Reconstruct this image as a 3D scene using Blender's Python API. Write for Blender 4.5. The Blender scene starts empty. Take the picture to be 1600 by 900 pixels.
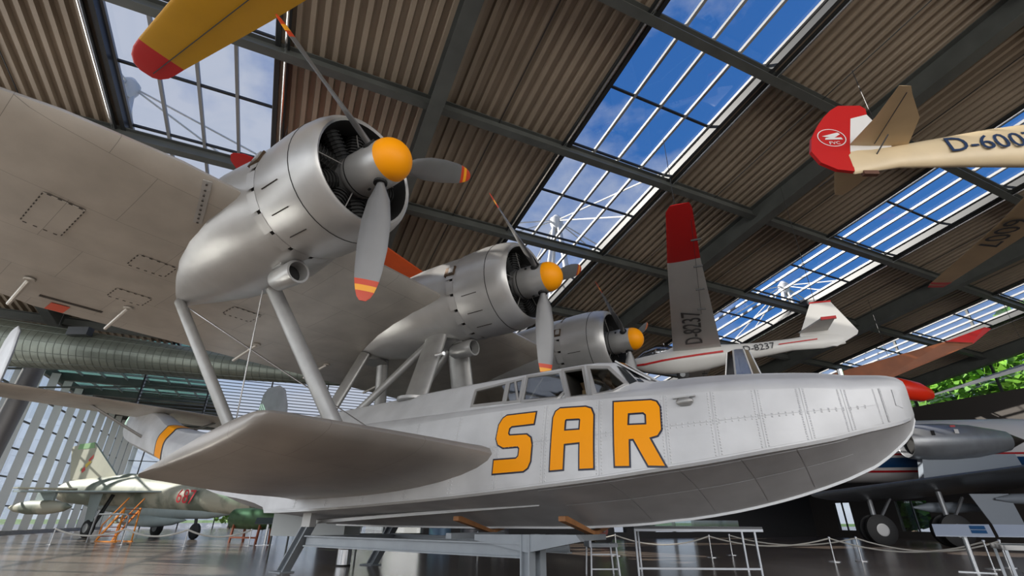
import bpy, bmesh, math, random
from mathutils import Vector, Matrix
from mathutils.bvhtree import BVHTree
random.seed(7)
R = math.radians
H = 0.85                       # camera height above the floor
sc = bpy.context.scene
col = sc.collection

# ------------------------------------------------------------------ camera
cam_d = bpy.data.cameras.new('camera'); cam = bpy.data.objects.new('camera', cam_d); col.objects.link(cam)
cam_d.sensor_width = 36.0; cam_d.lens = 746.8/1600*36; cam_d.clip_end = 800; cam_d.clip_start = 0.02
p_, r_ = R(25.94), R(0.334)
fwd = Vector((0, math.cos(p_), math.sin(p_))); upv = Vector((0, -math.sin(p_), math.cos(p_))); rt = Vector((1, 0, 0))
rx = rt*math.cos(r_) + upv*math.sin(r_); ux = -rt*math.sin(r_) + upv*math.cos(r_)
m = Matrix((rx, ux, -fwd)).transposed().to_4x4(); m.translation = (0, 0, H)
cam.matrix_world = m
sc.camera = cam
# ------------------------------------------------------------------ view
sc.view_settings.view_transform = 'Standard'; sc.view_settings.look = 'None'
sc.view_settings.exposure = 0.0; sc.view_settings.gamma = 1.0; sc.view_settings.use_curve_mapping = False
sc.cycles.use_denoising = True
sc.cycles.max_bounces = 8; sc.cycles.transparent_max_bounces = 16
# ------------------------------------------------------------------ world sky with drifting cloud
w = bpy.data.worlds.new('sky'); sc.world = w; w.use_nodes = True
nt = w.node_tree; nt.nodes.clear()
def wn(t): return nt.nodes.new(t)
o_ = wn('ShaderNodeOutputWorld'); bg = wn('ShaderNodeBackground'); tc = wn('ShaderNodeTexCoord')
mp = wn('ShaderNodeMapping'); mp.inputs['Scale'].default_value = (1.6, 1.6, 2.6)
nz = wn('ShaderNodeTexNoise'); nz.inputs['Scale'].default_value = 1.7; nz.inputs['Detail'].default_value = 7; nz.inputs['Roughness'].default_value = 0.55
cr = wn('ShaderNodeValToRGB'); cr.color_ramp.elements[0].position = 0.40; cr.color_ramp.elements[1].position = 0.60
sx = wn('ShaderNodeSeparateXYZ'); gr = wn('ShaderNodeValToRGB')
gr.color_ramp.elements[0].position = 0.0; gr.color_ramp.elements[0].color = (0.92, 0.95, 1.0, 1)
gr.color_ramp.elements[1].position = 1.0; gr.color_ramp.elements[1].color = (0.03, 0.13, 0.42, 1)
e_ = gr.color_ramp.elements.new(.15); e_.color = (.55, .66, .82, 1); e_ = gr.color_ramp.elements.new(.34); e_.color = (.05, .19, .52, 1)
mx = wn('ShaderNodeMixRGB'); mx.inputs['Color2'].default_value = (0.52, 0.57, 0.68, 1)
nt.links.new(tc.outputs['Generated'], mp.inputs['Vector']); nt.links.new(mp.outputs[0], nz.inputs['Vector'])
md1 = wn('ShaderNodeMath'); md1.operation = 'MULTIPLY_ADD'; md1.inputs[1].default_value = -0.16          # the cloud bank lies to the west
nt.links.new(sx.outputs['X'], md1.inputs[0]); nt.links.new(nz.outputs['Fac'], md1.inputs[2]); nt.links.new(md1.outputs[0], cr.inputs[0]); nt.links.new(tc.outputs['Generated'], sx.inputs[0])
nt.links.new(sx.outputs['Z'], gr.inputs[0]); nt.links.new(gr.outputs[0], mx.inputs['Color1']); nt.links.new(cr.outputs[0], mx.inputs['Fac'])
nt.links.new(mx.outputs[0], bg.inputs['Color']); bg.inputs['Strength'].default_value = 1.0
nt.links.new(bg.outputs[0], o_.inputs[0])
# ------------------------------------------------------------------ sun, plus lamps added as daylight fill at the glazed walls
HA = R(24.27)                                     # hall axes: x2 across, x1 along the fall of the roof
h2 = Vector((math.cos(HA), math.sin(HA), 0)); h1 = Vector((-math.sin(HA), math.cos(HA), 0))
def hall(a2, a1, z=0.0): return h2*a2 + h1*a1 + Vector((0, 0, z))
def light(name, kind, energy, color=(1, 1, 1)):
    d = bpy.data.lights.new(name, kind); d.energy = energy; d.color = color
    o = bpy.data.objects.new(name, d); col.objects.link(o); return o
def aim(o, loc, direction):
    o.location = loc; o.rotation_euler = Vector(direction).to_track_quat('-Z', 'Y').to_euler()
sun = light('sun', 'SUN', 10.0, (1.0, 0.93, 0.82)); sun.data.angle = R(0.6)
aim(sun, (-60, 30, 60), (h2*0.72 - h1*0.50 + Vector((0, 0, -0.46))))
dl = light('fill_back_glazing', 'AREA', 3600, (1.0, 0.96, 0.90)); dl.data.shape = 'RECTANGLE'; dl.data.size = 36; dl.data.size_y = 7.0  # area lamp added inside the unseen back glazing as daylight fill
aim(dl, hall(6, -15.5, 6.8), h1*1.0 + Vector((0, 0, -0.02)))
dl2 = light('fill_side_glazing', 'AREA', 1300, (0.96, 0.98, 1.0)); dl2.data.shape = 'RECTANGLE'; dl2.data.size = 34; dl2.data.size_y = 6.5  # second added lamp, boosts the daylight of the side glazing
aim(dl2, hall(-12.6, 4, 4.6), h2*1.0 + Vector((0, 0, -0.02)))

# ================================================================== helpers
MATS = {}
def mat(name, c, met=0.0, rough=0.5, var=0.0, scale=3.0, bump=0.0, c2=None, spec=None):
    if name in MATS: return MATS[name]
    mt = bpy.data.materials.new(name); mt.use_nodes = True; MATS[name] = mt
    n = mt.node_tree.nodes; l = mt.node_tree.links; b = n['Principled BSDF']
    b.inputs['Base Color'].default_value = (*c, 1); b.inputs['Metallic'].default_value = met; b.inputs['Roughness'].default_value = rough
    if spec is not None: b.inputs['Specular IOR Level'].default_value = spec
    if var or bump or c2:
        t = n.new('ShaderNodeTexCoord'); z = n.new('ShaderNodeTexNoise'); z.inputs['Scale'].default_value = scale; z.inputs['Detail'].default_value = 6
        l.new(t.outputs['Object'], z.inputs['Vector'])
        if var or c2:
            q = n.new('ShaderNodeValToRGB')
            if c2: q.color_ramp.elements[0].color = (*c, 1); q.color_ramp.elements[1].color = (*c2, 1); q.color_ramp.elements[0].position = .45; q.color_ramp.elements[1].position = .55
            else:
                q.color_ramp.elements[0].color = (*[x*(1-var) for x in c], 1); q.color_ramp.elements[1].color = (*[min(1, x*(1+var)) for x in c], 1)
                q.color_ramp.elements[0].position = .3; q.color_ramp.elements[1].position = .7
            l.new(z.outputs['Fac'], q.inputs[0]); l.new(q.outputs[0], b.inputs['Base Color'])
        if bump:
            bp = n.new('ShaderNodeBump'); bp.inputs['Strength'].default_value = bump; bp.inputs['Distance'].default_value = .02
            l.new(z.outputs['Fac'], bp.inputs['Height']); l.new(bp.outputs[0], b.inputs['Normal'])
    return mt
def skin(name, c, axes, bw, bh, met=.5, rough=.42, line=.55):
    """painted metal skin: panel joints from a brick pattern over two local axes, faint streaks"""
    if name in MATS: return MATS[name]
    mt = mat(name, c, met, rough); n = mt.node_tree.nodes; l = mt.node_tree.links; b = n['Principled BSDF']
    t = n.new('ShaderNodeTexCoord'); s = n.new('ShaderNodeSeparateXYZ'); cb = n.new('ShaderNodeCombineXYZ')
    l.new(t.outputs['Object'], s.inputs[0]); l.new(s.outputs[axes[0]], cb.inputs[0]); l.new(s.outputs[axes[1]], cb.inputs[1])
    br = n.new('ShaderNodeTexBrick'); br.inputs['Scale'].default_value = 1.0; br.inputs['Mortar Size'].default_value = .0035; br.inputs['Mortar Smooth'].default_value = .4
    br.inputs['Brick Width'].default_value = bw; br.inputs['Row Height'].default_value = bh; br.offset = .37
    br.inputs['Color1'].default_value = (*c, 1); br.inputs['Color2'].default_value = (*[x*.95 for x in c], 1); br.inputs['Mortar'].default_value = (*[x*line for x in c], 1)
    l.new(cb.outputs[0], br.inputs['Vector'])
    z = n.new('ShaderNodeTexNoise'); z.inputs['Scale'].default_value = 1.8; z.inputs['Detail'].default_value = 8; l.new(t.outputs['Object'], z.inputs['Vector'])
    q = n.new('ShaderNodeValToRGB'); q.color_ramp.elements[0].color = (.84, .84, .84, 1); q.color_ramp.elements[1].color = (1.06, 1.06, 1.06, 1); q.color_ramp.elements[0].position = .3; q.color_ramp.elements[1].position = .7
    l.new(z.outputs['Fac'], q.inputs[0])
    mm = n.new('ShaderNodeMixRGB'); mm.blend_type = 'MULTIPLY'; mm.inputs['Fac'].default_value = 1; l.new(br.outputs['Color'], mm.inputs['Color1']); l.new(q.outputs[0], mm.inputs['Color2'])
    l.new(mm.outputs[0], b.inputs['Base Color'])
    bp = n.new('ShaderNodeBump'); bp.inputs['Strength'].default_value = .4; bp.inputs['Distance'].default_value = .016; l.new(z.outputs['Fac'], bp.inputs['Height']); l.new(bp.outputs[0], b.inputs['Normal'])
    return mt
def glass(name, tint, gl=.12, rough=.02):
    if name in MATS: return MATS[name]
    mt = bpy.data.materials.new(name); mt.use_nodes = True; MATS[name] = mt
    n = mt.node_tree.nodes; l = mt.node_tree.links; n.clear()
    o = n.new('ShaderNodeOutputMaterial'); t = n.new('ShaderNodeBsdfTransparent'); g = n.new('ShaderNodeBsdfGlossy'); x = n.new('ShaderNodeMixShader')
    t.inputs[0].default_value = (*tint, 1); g.inputs['Roughness'].default_value = rough; x.inputs[0].default_value = gl
    l.new(t.outputs[0], x.inputs[1]); l.new(g.outputs[0], x.inputs[2]); l.new(x.outputs[0], o.inputs[0]); return mt

class G:
    def __init__(s): s.v = []; s.f = []; s.mi = []; s.cur = 0
    def add(s, vs, fs):
        o = len(s.v); s.v += [tuple(x) for x in vs]; s.f += [tuple(i+o for i in f) for f in fs]; s.mi += [s.cur]*len(fs); return s
    def box(s, lo, hi):
        (x0, y0, z0), (x1, y1, z1) = lo, hi
        return s.add([(x0,y0,z0),(x1,y0,z0),(x1,y1,z0),(x0,y1,z0),(x0,y0,z1),(x1,y0,z1),(x1,y1,z1),(x0,y1,z1)],
                     [(3,2,1,0),(4,5,6,7),(0,1,5,4),(1,2,6,5),(2,3,7,6),(3,0,4,7)])
    def bar(s, p, q, wd, ht, up=(0, 0, 1)):
        p, q = Vector(p), Vector(q); d = (q-p).normalized(); u = Vector(up)
        if abs(d.dot(u)) > .98: u = Vector((1, 0, 0))
        sd = d.cross(u).normalized(); u = sd.cross(d).normalized()
        vs = [c + sd*(a*wd/2) + u*(b*ht/2) for c in (p, q) for a, b in ((-1,-1),(1,-1),(1,1),(-1,1))]
        return s.add(vs, [(3,2,1,0),(4,5,6,7),(0,1,5,4),(1,2,6,5),(2,3,7,6),(3,0,4,7)])
    def tube(s, pts, r, n=10, r2=None, flat=1.0, up=(0, 0, 1)):
        pts = [Vector(p) for p in pts]; rings = []
        for i, p in enumerate(pts):
            d = (pts[min(i+1, len(pts)-1)] - pts[max(i-1, 0)]).normalized(); u = Vector(up)
            if abs(d.dot(u)) > .98: u = Vector((1, 0, 0))
            a = d.cross(u).normalized(); b = a.cross(d).normalized()
            rr = r if r2 is None else r + (r2-r)*i/(len(pts)-1)
            rings.append([p + a*rr*flat*math.cos(2*math.pi*k/n) + b*rr*math.sin(2*math.pi*k/n) for k in range(n)])
        return s.loft(rings)
    def loft(s, rings, cap=True, closed=True):
        n = len(rings[0]); vs = [p for r in rings for p in r]; fs = []
        for i in range(len(rings)-1):
            for k in range(n if closed else n-1):
                k2 = (k+1) % n; fs.append((i*n+k, i*n+k2, (i+1)*n+k2, (i+1)*n+k))
        if cap: fs.append(tuple(range(n-1, -1, -1))); fs.append(tuple((len(rings)-1)*n+k for k in range(n)))
        return s.add(vs, fs)
    def lathe(s, prof, c=(0, 0, 0), axis='x', n=32, cap=True):
        rings = []
        for t, r in prof:
            ring = []
            for k in range(n):
                a = 2*math.pi*k/n; u, v = r*math.cos(a), r*math.sin(a)
                ring.append({'x': (c[0]+t, c[1]+u, c[2]+v), 'y': (c[0]+v, c[1]+t, c[2]+u), 'z': (c[0]+u, c[1]+v, c[2]+t)}[axis])
            rings.append(ring)
        return s.loft(rings, cap)
    def prism(s, poly, off):
        n = len(poly); off = Vector(off); a = [Vector(p) for p in poly]; b = [p+off for p in a]
        return s.add(a+b, [tuple(range(n-1, -1, -1)), tuple(range(n, 2*n))] + [(i, (i+1) % n, n+(i+1) % n, n+i) for i in range(n)])
    def mesh(s, name, mats, smooth=None):
        me = bpy.data.meshes.new(name); me.from_pydata(s.v, [], s.f)
        if not isinstance(mats, (list, tuple)): mats = [mats]
        for m_ in mats: me.materials.append(m_)
        if len(mats) > 1: me.polygons.foreach_set('material_index', s.mi)
        bm = bmesh.new(); bm.from_mesh(me); bmesh.ops.recalc_face_normals(bm, faces=bm.faces); bm.to_mesh(me); bm.free()
        if smooth is not None:
            me.polygons.foreach_set('use_smooth', [True]*len(me.polygons)); me.set_sharp_from_angle(angle=R(smooth))
        me.update(); return me
    def build(s, name, mats, parent=None, smooth=None): return link(name, s.mesh(name, mats, smooth), parent)
def link(name, me, parent=None):
    o = bpy.data.objects.new(name, me); col.objects.link(o)
    if parent is not None: o.parent = parent
    return o
def tag(o, label, cat=None, group=None, kind=None):
    if label: o['label'] = label
    if cat: o['category'] = cat
    if group: o['group'] = group
    if kind: o['kind'] = kind
    return o
def thing(name, label, cat, loc=(0, 0, 0), rz=0.0, group=None, mw=None):
    o = bpy.data.objects.new(name, None); col.objects.link(o); o.empty_display_size = .2
    if mw is not None: o.matrix_world = mw
    else: o.location = loc; o.rotation_euler = (0, 0, rz)
    return tag(o, label, cat, group)
def setting(name, mw=None, loc=(0, 0, 0), rz=0.0):
    o = thing(name, None, None, loc, rz, None, mw); o['kind'] = 'structure'; return o
def copy_tree(o, parent=None):
    c = o.copy(); col.objects.link(c); c.parent = parent
    for ch in list(o.children): copy_tree(ch, c)
    return c
def text(body, size, origin, right, up, mt, parent, name='lettering', depth=.004, sx=1.0, align='CENTER'):
    cu = bpy.data.curves.new('t', 'FONT'); cu.body = body; cu.size = size; cu.extrude = depth; cu.align_x = align; cu.align_y = 'CENTER'; cu.resolution_u = 3
    t = bpy.data.objects.new('t', cu); col.objects.link(t)
    me = bpy.data.meshes.new_from_object(t.evaluated_get(bpy.context.evaluated_depsgraph_get())); bpy.data.objects.remove(t)
    right, up = Vector(right).normalized(), Vector(up); up = (up - right*up.dot(right)).normalized(); nn = right.cross(up)
    mw = Matrix((right*sx, up, nn)).transposed().to_4x4(); mw.translation = Vector(origin); me.transform(mw)
    me.materials.clear(); me.materials.append(mt); return link(name, me, parent)
def lerp(a, b, t): return a + (b-a)*t
def table(rows, x):
    """smooth interpolation (monotone cubic) of a station table, first column is the key, ascending"""
    if x <= rows[0][0]: return rows[0][1:]
    if x >= rows[-1][0]: return rows[-1][1:]
    for i in range(len(rows)-1):
        if rows[i][0] <= x <= rows[i+1][0]: break
    x0, x1 = rows[i][0], rows[i+1][0]; hh = x1-x0; t = (x-x0)/hh; out = []
    for k in range(1, len(rows[0])):
        def sl(j):
            if j <= 0 or j >= len(rows)-1:
                j2 = min(max(j, 0), len(rows)-2); return (rows[j2+1][k]-rows[j2][k])/(rows[j2+1][0]-rows[j2][0])
            a = (rows[j][k]-rows[j-1][k])/(rows[j][0]-rows[j-1][0]); b = (rows[j+1][k]-rows[j][k])/(rows[j+1][0]-rows[j][0])
            return 0 if a*b <= 0 else 2*a*b/(a+b)
        m0, m1 = sl(i), sl(i+1); y0, y1 = rows[i][k], rows[i+1][k]
        out.append((2*t**3-3*t*t+1)*y0 + (t**3-2*t*t+t)*hh*m0 + (-2*t**3+3*t*t)*y1 + (t**3-t*t)*hh*m1)
    return out

# materials
STEEL = mat('roof_steel', (.085, .09, .085), .3, .5, .15, 2)
SHEET = mat('corrugated_lining', (.275, .222, .168), .1, .55, .12, .8)
WHITEM = mat('white_glazing_bar', (.24, .245, .25), .1, .4)
DARKFR = mat('dark_window_frame', (.03, .032, .034), .3, .4)
SKYGL = glass('skylight_glass', (.97, .98, 1.0), .05)
FACGL = glass('facade_glass', (.93, .96, .98), .10)
BLACK = mat('black_rubber', (.012, .012, .013), 0, .6)
CHROME = mat('polished_steel', (.6, .6, .6), 1, .25)
GREY = mat('grey_paint', (.3, .31, .32), .2, .45, .08)

# ================================================================== the hall
FLOORM = mat('polished_floor', (.17, .135, .112), 0, .2, .22, .35, .02)
g = G().box((-70, -60, -.3), (95, 120, 0)); fl = g.build('floor', FLOORM); fl['kind'] = 'structure'
gg = G().box((-400, -400, -.6), (500, 500, -.35)); go = gg.build('lawn', mat('lawn_grass', (.09, .17, .035), 0, .9, .4, .4)); tag(go, None, None, None, 'structure')

D1 = (h1*math.cos(R(8.3)) - Vector((0, 0, math.sin(R(8.3))))); D2 = (h2*math.cos(R(.6)) - Vector((0, 0, math.sin(R(.6))))); NN = D2.cross(D1).normalized()
RM = Matrix((D2, D1, NN)).transposed().to_4x4(); RM.translation = (0, 0, H+10)
ceil = setting('ceiling', RM)
PUR = [4.75+3.7*k for k in range(-5, 6)]; S0, S1 = -14.2, 24.6
RAF = [-8.8, 1.7, 12.2, 22.7, 33.2]; SKY = [(-5.0, -1.8), (5.5, 8.7), (16.0, 19.2), (26.5, 29.7)]
def ibeam(g, p, q, wd, ht, th=.025):
    """I section from p to q in roof space, p on the lower flange"""
    p, q = Vector(p), Vector(q); d = (q-p).normalized(); s = d.cross(Vector((0, 0, 1)))
    pr = [(-wd/2, 0), (wd/2, 0), (wd/2, th), (th/2, th), (th/2, ht-th), (wd/2, ht-th), (wd/2, ht), (-wd/2, ht), (-wd/2, ht-th), (-th/2, ht-th), (-th/2, th), (-wd/2, th)]
    return g.loft([[c + s*a + Vector((0, 0, b)) for a, b in pr] for c in (p, q)])
for x in RAF: ibeam(G(), (x, S0, -.32), (x, S1, -.32), .34, .66, .035).build('rafter', STEEL, ceil)
ends = [-13.6] + RAF
for i in range(len(ends)-1):
    for y in PUR:
        ibeam(G(), (ends[i]+.02, y, 0), (ends[i+1]-.02, y, 0), .2, .32).build('purlin', STEEL, ceil)
def sheet_mesh(width, length):
    n = max(1, round(width/.27)); pt = width/n; pr = []
    for k in range(n): pr += [(k*pt, 0), (k*pt+pt*.36, 0), (k*pt+pt*.46, .11), (k*pt+pt*.90, .11)]
    pr.append((width, 0)); v = []; f = []
    for j in (0, length): v += [(a, j, b) for a, b in pr]
    m_ = len(pr); f = [(i, i+1, m_+i+1, m_+i) for i in range(m_-1)]
    return G().add(v, f).mesh('corrugated_sheet', SHEET)
smesh = {}
def sheets(x0, x1):
    for a, b in zip([S0]+PUR, PUR+[S1]):
        k = (round(x1-x0, 2), round(b-a, 2))
        if k not in smesh: smesh[k] = sheet_mesh(*k)
        o = link('corrugated_sheet', smesh[k], ceil); o.location = (x0, a, .325)
segs = [(-13.6, -8.8), (-8.8, SKY[0][0]-.12)]
for i, (a, b) in enumerate(SKY): 
    if i: segs.append((RAF[i], a-.12))
    segs.append((b+.12, RAF[i+1]))
for a, b in segs: sheets(a, b)
# opaque roof deck above the lining so that daylight comes only through the glazing
dk = G()
for a, b in segs: dk.box((a-.05, S0, .46), (b+.05, S1, .54))
dk.build('roof_deck', STEEL, ceil)
g = G()
for x in (3.4, 10.6, 14.0, -7.0, 21.0, 24.6): g.tube([(x, S0, .29), (x, S1, .29)], .012, 6)
g.build('cable_conduit', DARKFR, ceil)
pane_cache = {}
def sk_pane(wd, ln):
    k = (round(wd, 2), round(ln, 2))
    if k not in pane_cache: pane_cache[k] = G().box((0, 0, 0), (wd, ln, .012)).mesh('pane', SKYGL)
    return pane_cache[k]
for i, (a, b) in enumerate(SKY):
    win = setting('window_%d' % (i+1), RM)
    g = G().box((a-.12, S0, .28), (a-.02, S1, .62)); g.box((a-.3, S0, .26), (a-.2, S1, .32)); g.build('curb', DARKFR, win)
    g = G().box((b+.02, S0, .28), (b+.12, S1, .62)); g.box((b+.2, S0, .26), (b+.3, S1, .32)); g.build('curb', DARKFR, win)
    g = G().tube([(a-.24, S0, .2), (a-.24, S1, .2)], .03, 8); g.build('rail', CHROME, win)
    g = G().tube([(b+.24, S0, .2), (b+.24, S1, .2)], .03, 8); g.build('rail', CHROME, win)
    for k in range(5):
        x = a + .8*k; G().box((x-.035, S0, .52), (x+.035, S1, .60)).build('glazing_bar', WHITEM, win)
    trs = [S0] + [4.75+1.85*k for k in range(-10, 11)] + [S1]
    for y in trs[1:-1]: G().box((a, y-.03, .53), (b, y+.03, .585)).build('transom', DARKFR, win)
    vis = [t for t in trs if t > -1.0]
    for y0, y1 in zip(vis[:-1], vis[1:]):
        for k in range(4):
            o = link('pane', sk_pane(.73, y1-y0-.06), win); o.location = (a+.8*k+.035, y0+.03, .60)
    for k in range(4):                                      # overhead and behind the viewer: long panes
        o = link('pane', sk_pane(.73, vis[0]-S0-.06), win); o.location = (a+.8*k+.035, S0+.03, .60)

# glazed long wall on the left, running on past the end of the sloping roof
FW = -13.2
HM = Matrix.Rotation(HA, 4, 'Z')
wl = setting('wall_left', HM)
ZT = [0.0, 1.42, 2.80, 4.18, 5.55, 6.9, 8.2]
CONC = mat('concrete_sill', (.28, .27, .26), 0, .7, .1)
G().box((FW-.2, -16, 0), (FW+.25, 56, .22)).build('sill', CONC, wl)
ALU = mat('facade_aluminium', (.42, .43, .43), .4, .4)
ys = [-16+1.95*k for k in range(38)]
mull = G().box((-.11, -.035, .22), (.11, .035, 8.2)).mesh('mullion', ALU)
for y in ys:
    o = link('mullion', mull, wl); o.location = (FW, y, 0)
    if y > 22: 
        G().box((FW+.45, y-.02, .22), (FW+.85, y+.02, 8.2)).build('fin', mat('pale_facade_fin', (.66, .66, .64), .1, .4), wl)
for z in ZT[1:]: G().box((FW-.05, -16, z-.035), (FW+.06, 56, z+.035)).build('transom', DARKFR, wl)
fp = {}
for z0, z1 in zip(ZT[:-1], ZT[1:]):
    for y0, y1 in zip(ys[:-1], ys[1:]):
        if y0 < 22: continue
        k = round(z1-z0, 2)
        if k not in fp: fp[k] = G().box((-.006, 0, 0), (.006, 1.88, z1-z0-.07)).mesh('pane', FACGL)
        o = link('pane', fp[k], wl); o.location = (FW-.02, y0+.035, z0+.035)
    G().box((FW-.026, -16, z0+.035), (FW-.014, 21, z1-.035)).build('pane', FACGL, wl)
# far end glazing behind the jet fighter
we = setting('wall_end', HM)
for k in range(16): G().box((FW+1.4*k, 56, 0), (FW+1.4*k+.09, 56.1, 8.2)).build('mullion', DARKFR, we)
for z in ZT[1:]: G().box((FW, 55.98, z-.03), (9, 56.06, z+.03)).build('transom', DARKFR, we)
G().box((FW, 56.02, .1), (9, 56.04, 8.2)).build('pane', FACGL, we)
G().box((9, 24.4, 0), (9.2, 56, 8.4)).build('partition', mat('grey_partition', (.2, .2, .2), 0, .7), we)
# roof over that end, with trusses and a band of rooflights
ce = setting('ceiling', HM)
for k in range(8): G().box((FW-.3, 24.8+4*k, 8.3), (-5, 24.8+4*k+.3, 8.75)).build('beam', STEEL, ce)
for y0, y1 in ((24.6, 27.0), (42, 57)): G().box((FW-.4, y0, 8.75), (-5, y1, 8.9)).build('roof_panel', STEEL, ce)
RLG = glass('green_rooflight', (.55, .75, .66), .2, .3)
for k in range(10): 
    G().box((FW-.2, 27+1.5*k, 8.80), (-5, 27+1.5*k+1.42, 8.83)).build('pane', RLG, ce)
    G().box((FW-.2, 27+1.5*k-.05, 8.72), (-5, 27+1.5*k+.05, 8.84)).build('glazing_bar', GREY, ce)
for k in range(8): G().box((FW+k*1.13, 27, 8.6), (FW+k*1.13+.06, 42, 8.72)).build('glazing_bar', GREY, ce)
for k in range(4): G().bar((FW+.3, 26+4*k, 7.2), (-6.5, 28+4*k, 8.4), .09, .09).build('truss_tie', STEEL, ce)
G().bar((FW+.1, 22, 8.35), (FW+.1, 56, 8.35), .25, .5).build('eaves_beam', STEEL, ce)
# far wall under the eaves: dark lower wall, band of slatted blinds above
wb = setting('wall_far', HM)
FD = 24.4
DKW = mat('dark_wall', (.035, .034, .034), 0, .8)
zb, zt_ = H+3.75, H+6.35
for a, b in ((2, 3), (6.5, 16), (18, 20), (23, 34)): G().box((a, FD, 0), (b, FD+.25, zb)).build('wall_panel', DKW, wb)
for a, b in ((3, 6.5), (16, 18), (20, 23)):
    G().box((a, FD, 2.4), (b, FD+.25, zb)).build('wall_panel', DKW, wb)
    G().box((a, FD+.1, .3), (b, FD+.12, 2.4)).build('pane', FACGL, wb)
    G().box((a, FD, 0), (b, FD+.25, .3)).build('wall_panel', DKW, wb)
    for q in range(3): G().box((a+(b-a)*q/2-.04, FD-.02, .3), (a+(b-a)*q/2+.04, FD+.2, 2.4)).build('mullion', DARKFR, wb)
G().box((-6.0, FD, zb-.2), (33.4, FD+.2, zb)).build('transom', DARKFR, wb)
slat = G().add([(0, -.05, -.015), (2.35, -.05, -.015), (2.35, .05, .03), (0, .05, .03), (0, -.05, -.03), (2.35, -.05, -.03), (2.35, .05, .015), (0, .05, .015)], [(0,1,2,3),(7,6,5,4),(0,4,5,1),(2,6,7,3),(0,3,7,4),(1,5,6,2)]).mesh('slat', mat('blind_slat', (.06, .06, .06), .2, .5))
for k in range(6):
    x = -5.9+2.42*k
    G().box((x-.06, FD-.05, zb), (x, FD+.15, zt_+1)).build('mullion', DARKFR, wb)
    for j in range(19):
        o = link('slat', slat, wb); o.location = (x, FD+.05, zb+.08+.138*j)
G().box((8.6, FD, zb), (34, FD+.25, zt_+1.2)).build('wall_panel', DKW, wb)
G().box((-6.1, FD-.1, zt_), (9, FD+.2, zt_+.5)).build('beam', STEEL, wb)
# right wall: dark lower wall, glazed strip up to the roof
wr = setting('wall_right', HM)
RW = 33.6
DBW = mat('dark_brown_wall', (.045, .038, .033), 0, .7)
G().box((RW, -16, 2.0), (RW+.3, FD, H+6.2)).build('wall_panel', DBW, wr)
for y0, y1 in ((-16, 17.3), (19.0, 21.7), (22.8, FD)): G().box((RW, y0, 0), (RW+.3, y1, 2.0)).build('wall_panel', DBW, wr)
for y0, y1 in ((17.3, 19.0), (21.7, 22.8)):
    G().box((RW, y0, 0), (RW+.3, y1, .4)).build('wall_panel', DBW, wr); G().box((RW+.1, y0, .4), (RW+.12, y1, 2.0)).build('pane', FACGL, wr); G().box((RW+.06, (y0+y1)/2-.03, .4), (RW+.16, (y0+y1)/2+.03, 2.0)).build('mullion', DARKFR, wr)
for k in range(11): G().box((RW, -16+4*k, H+6.2), (RW+.12, -16+4*k+.12, 13)).build('mullion', DARKFR, wr)
G().box((RW+.05, -16, H+6.2), (RW+.07, FD, 13)).build('pane', FACGL, wr)
# glazed wall behind the viewer
wk = setting('wall_back', HM)
for k in range(13): G().box((-13.2+3.9*k, -16.3, 0), (-13.2+3.9*k+.15, -16.1, 13.4)).build('mullion', DARKFR, wk)
for z in (.3, 3, 6, 9): G().box((-13.2, -16.3, z), (33.6, -16.15, z+.1)).build('transom', DARKFR, wk)
G().box((-13.2, -16.24, 9), (33.6, -16.2, 13)).build('pane', FACGL, wk)
# round steel columns along the opening
def column(x, y, lean, label):
    t = thing('steel_column', label, 'column', (x, y, 0))
    G().tube([(0, 0, 0), (lean[0], lean[1], 9.3)], .36, 20).build('shaft', mat('column_grey', (.16, .15, .145), .3, .45), t, 40)
    G().box((-.6, -.6, 0), (.6, .6, .04)).build('base_plate', STEEL, t)
    return t
column(-20.9, 20.0, (.3, .3), 'round dark grey steel column standing before the glazed wall')

# ================================================================== the flying boat
# local frame: x forward, y to port (away from the viewer), z up from the floor
AL = R(-34.95)
fb = thing('flying_boat', 'large silver three-engined flying boat with orange SAR letters on its hull', 'aircraft', (.64, 7.76, 0), AL)
def V(a, b, z): return Vector((a, -b, z+H))          # a forward, b to starboard, z above the lens
SILV = skin('silver_hull_paint', (.60, .605, .615), ('X', 'Z'), .78, .42, .2, .50, .97)
SILW = skin('silver_wing_floor_tint', (.54, .50, .445), ('Y', 'X'), 1.35, 1.1, .35, .42, .5)  # warm reflection of the floor is tinted into the silver
SILO = skin('silver_sponson_shaded', (.34, .315, .29), ('Y', 'X'), 1.2, 1.3, .35, .42, .6)  # silver darkened to carry the shade under the sponsons
SILN = mat('silver_cowling_paint', (.46, .455, .445), .5, .36, .07, 2.5, .03)
SILS = mat('silver_strut_paint', (.34, .335, .325), .5, .4, .1, 4)
SILP = mat('propeller_grey', (.19, .19, .19), .4, .4, .05)
ORNG = mat('orange_yellow_paint', (.95, .34, .0), 0, .5, spec=.25)
NAVY = mat('navy_outline_paint', (.012, .014, .035), 0, .4)
REDT = mat('red_tip_paint', (.55, .05, .012), 0, .45)
YELT = mat('yellow_tip_paint', (.85, .36, .015), 0, .45)
DKIN = mat('dark_interior', (.02, .018, .015), 0, .8)
WINGL = glass('cockpit_glass', (.55, .55, .52), .22, .03)
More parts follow.
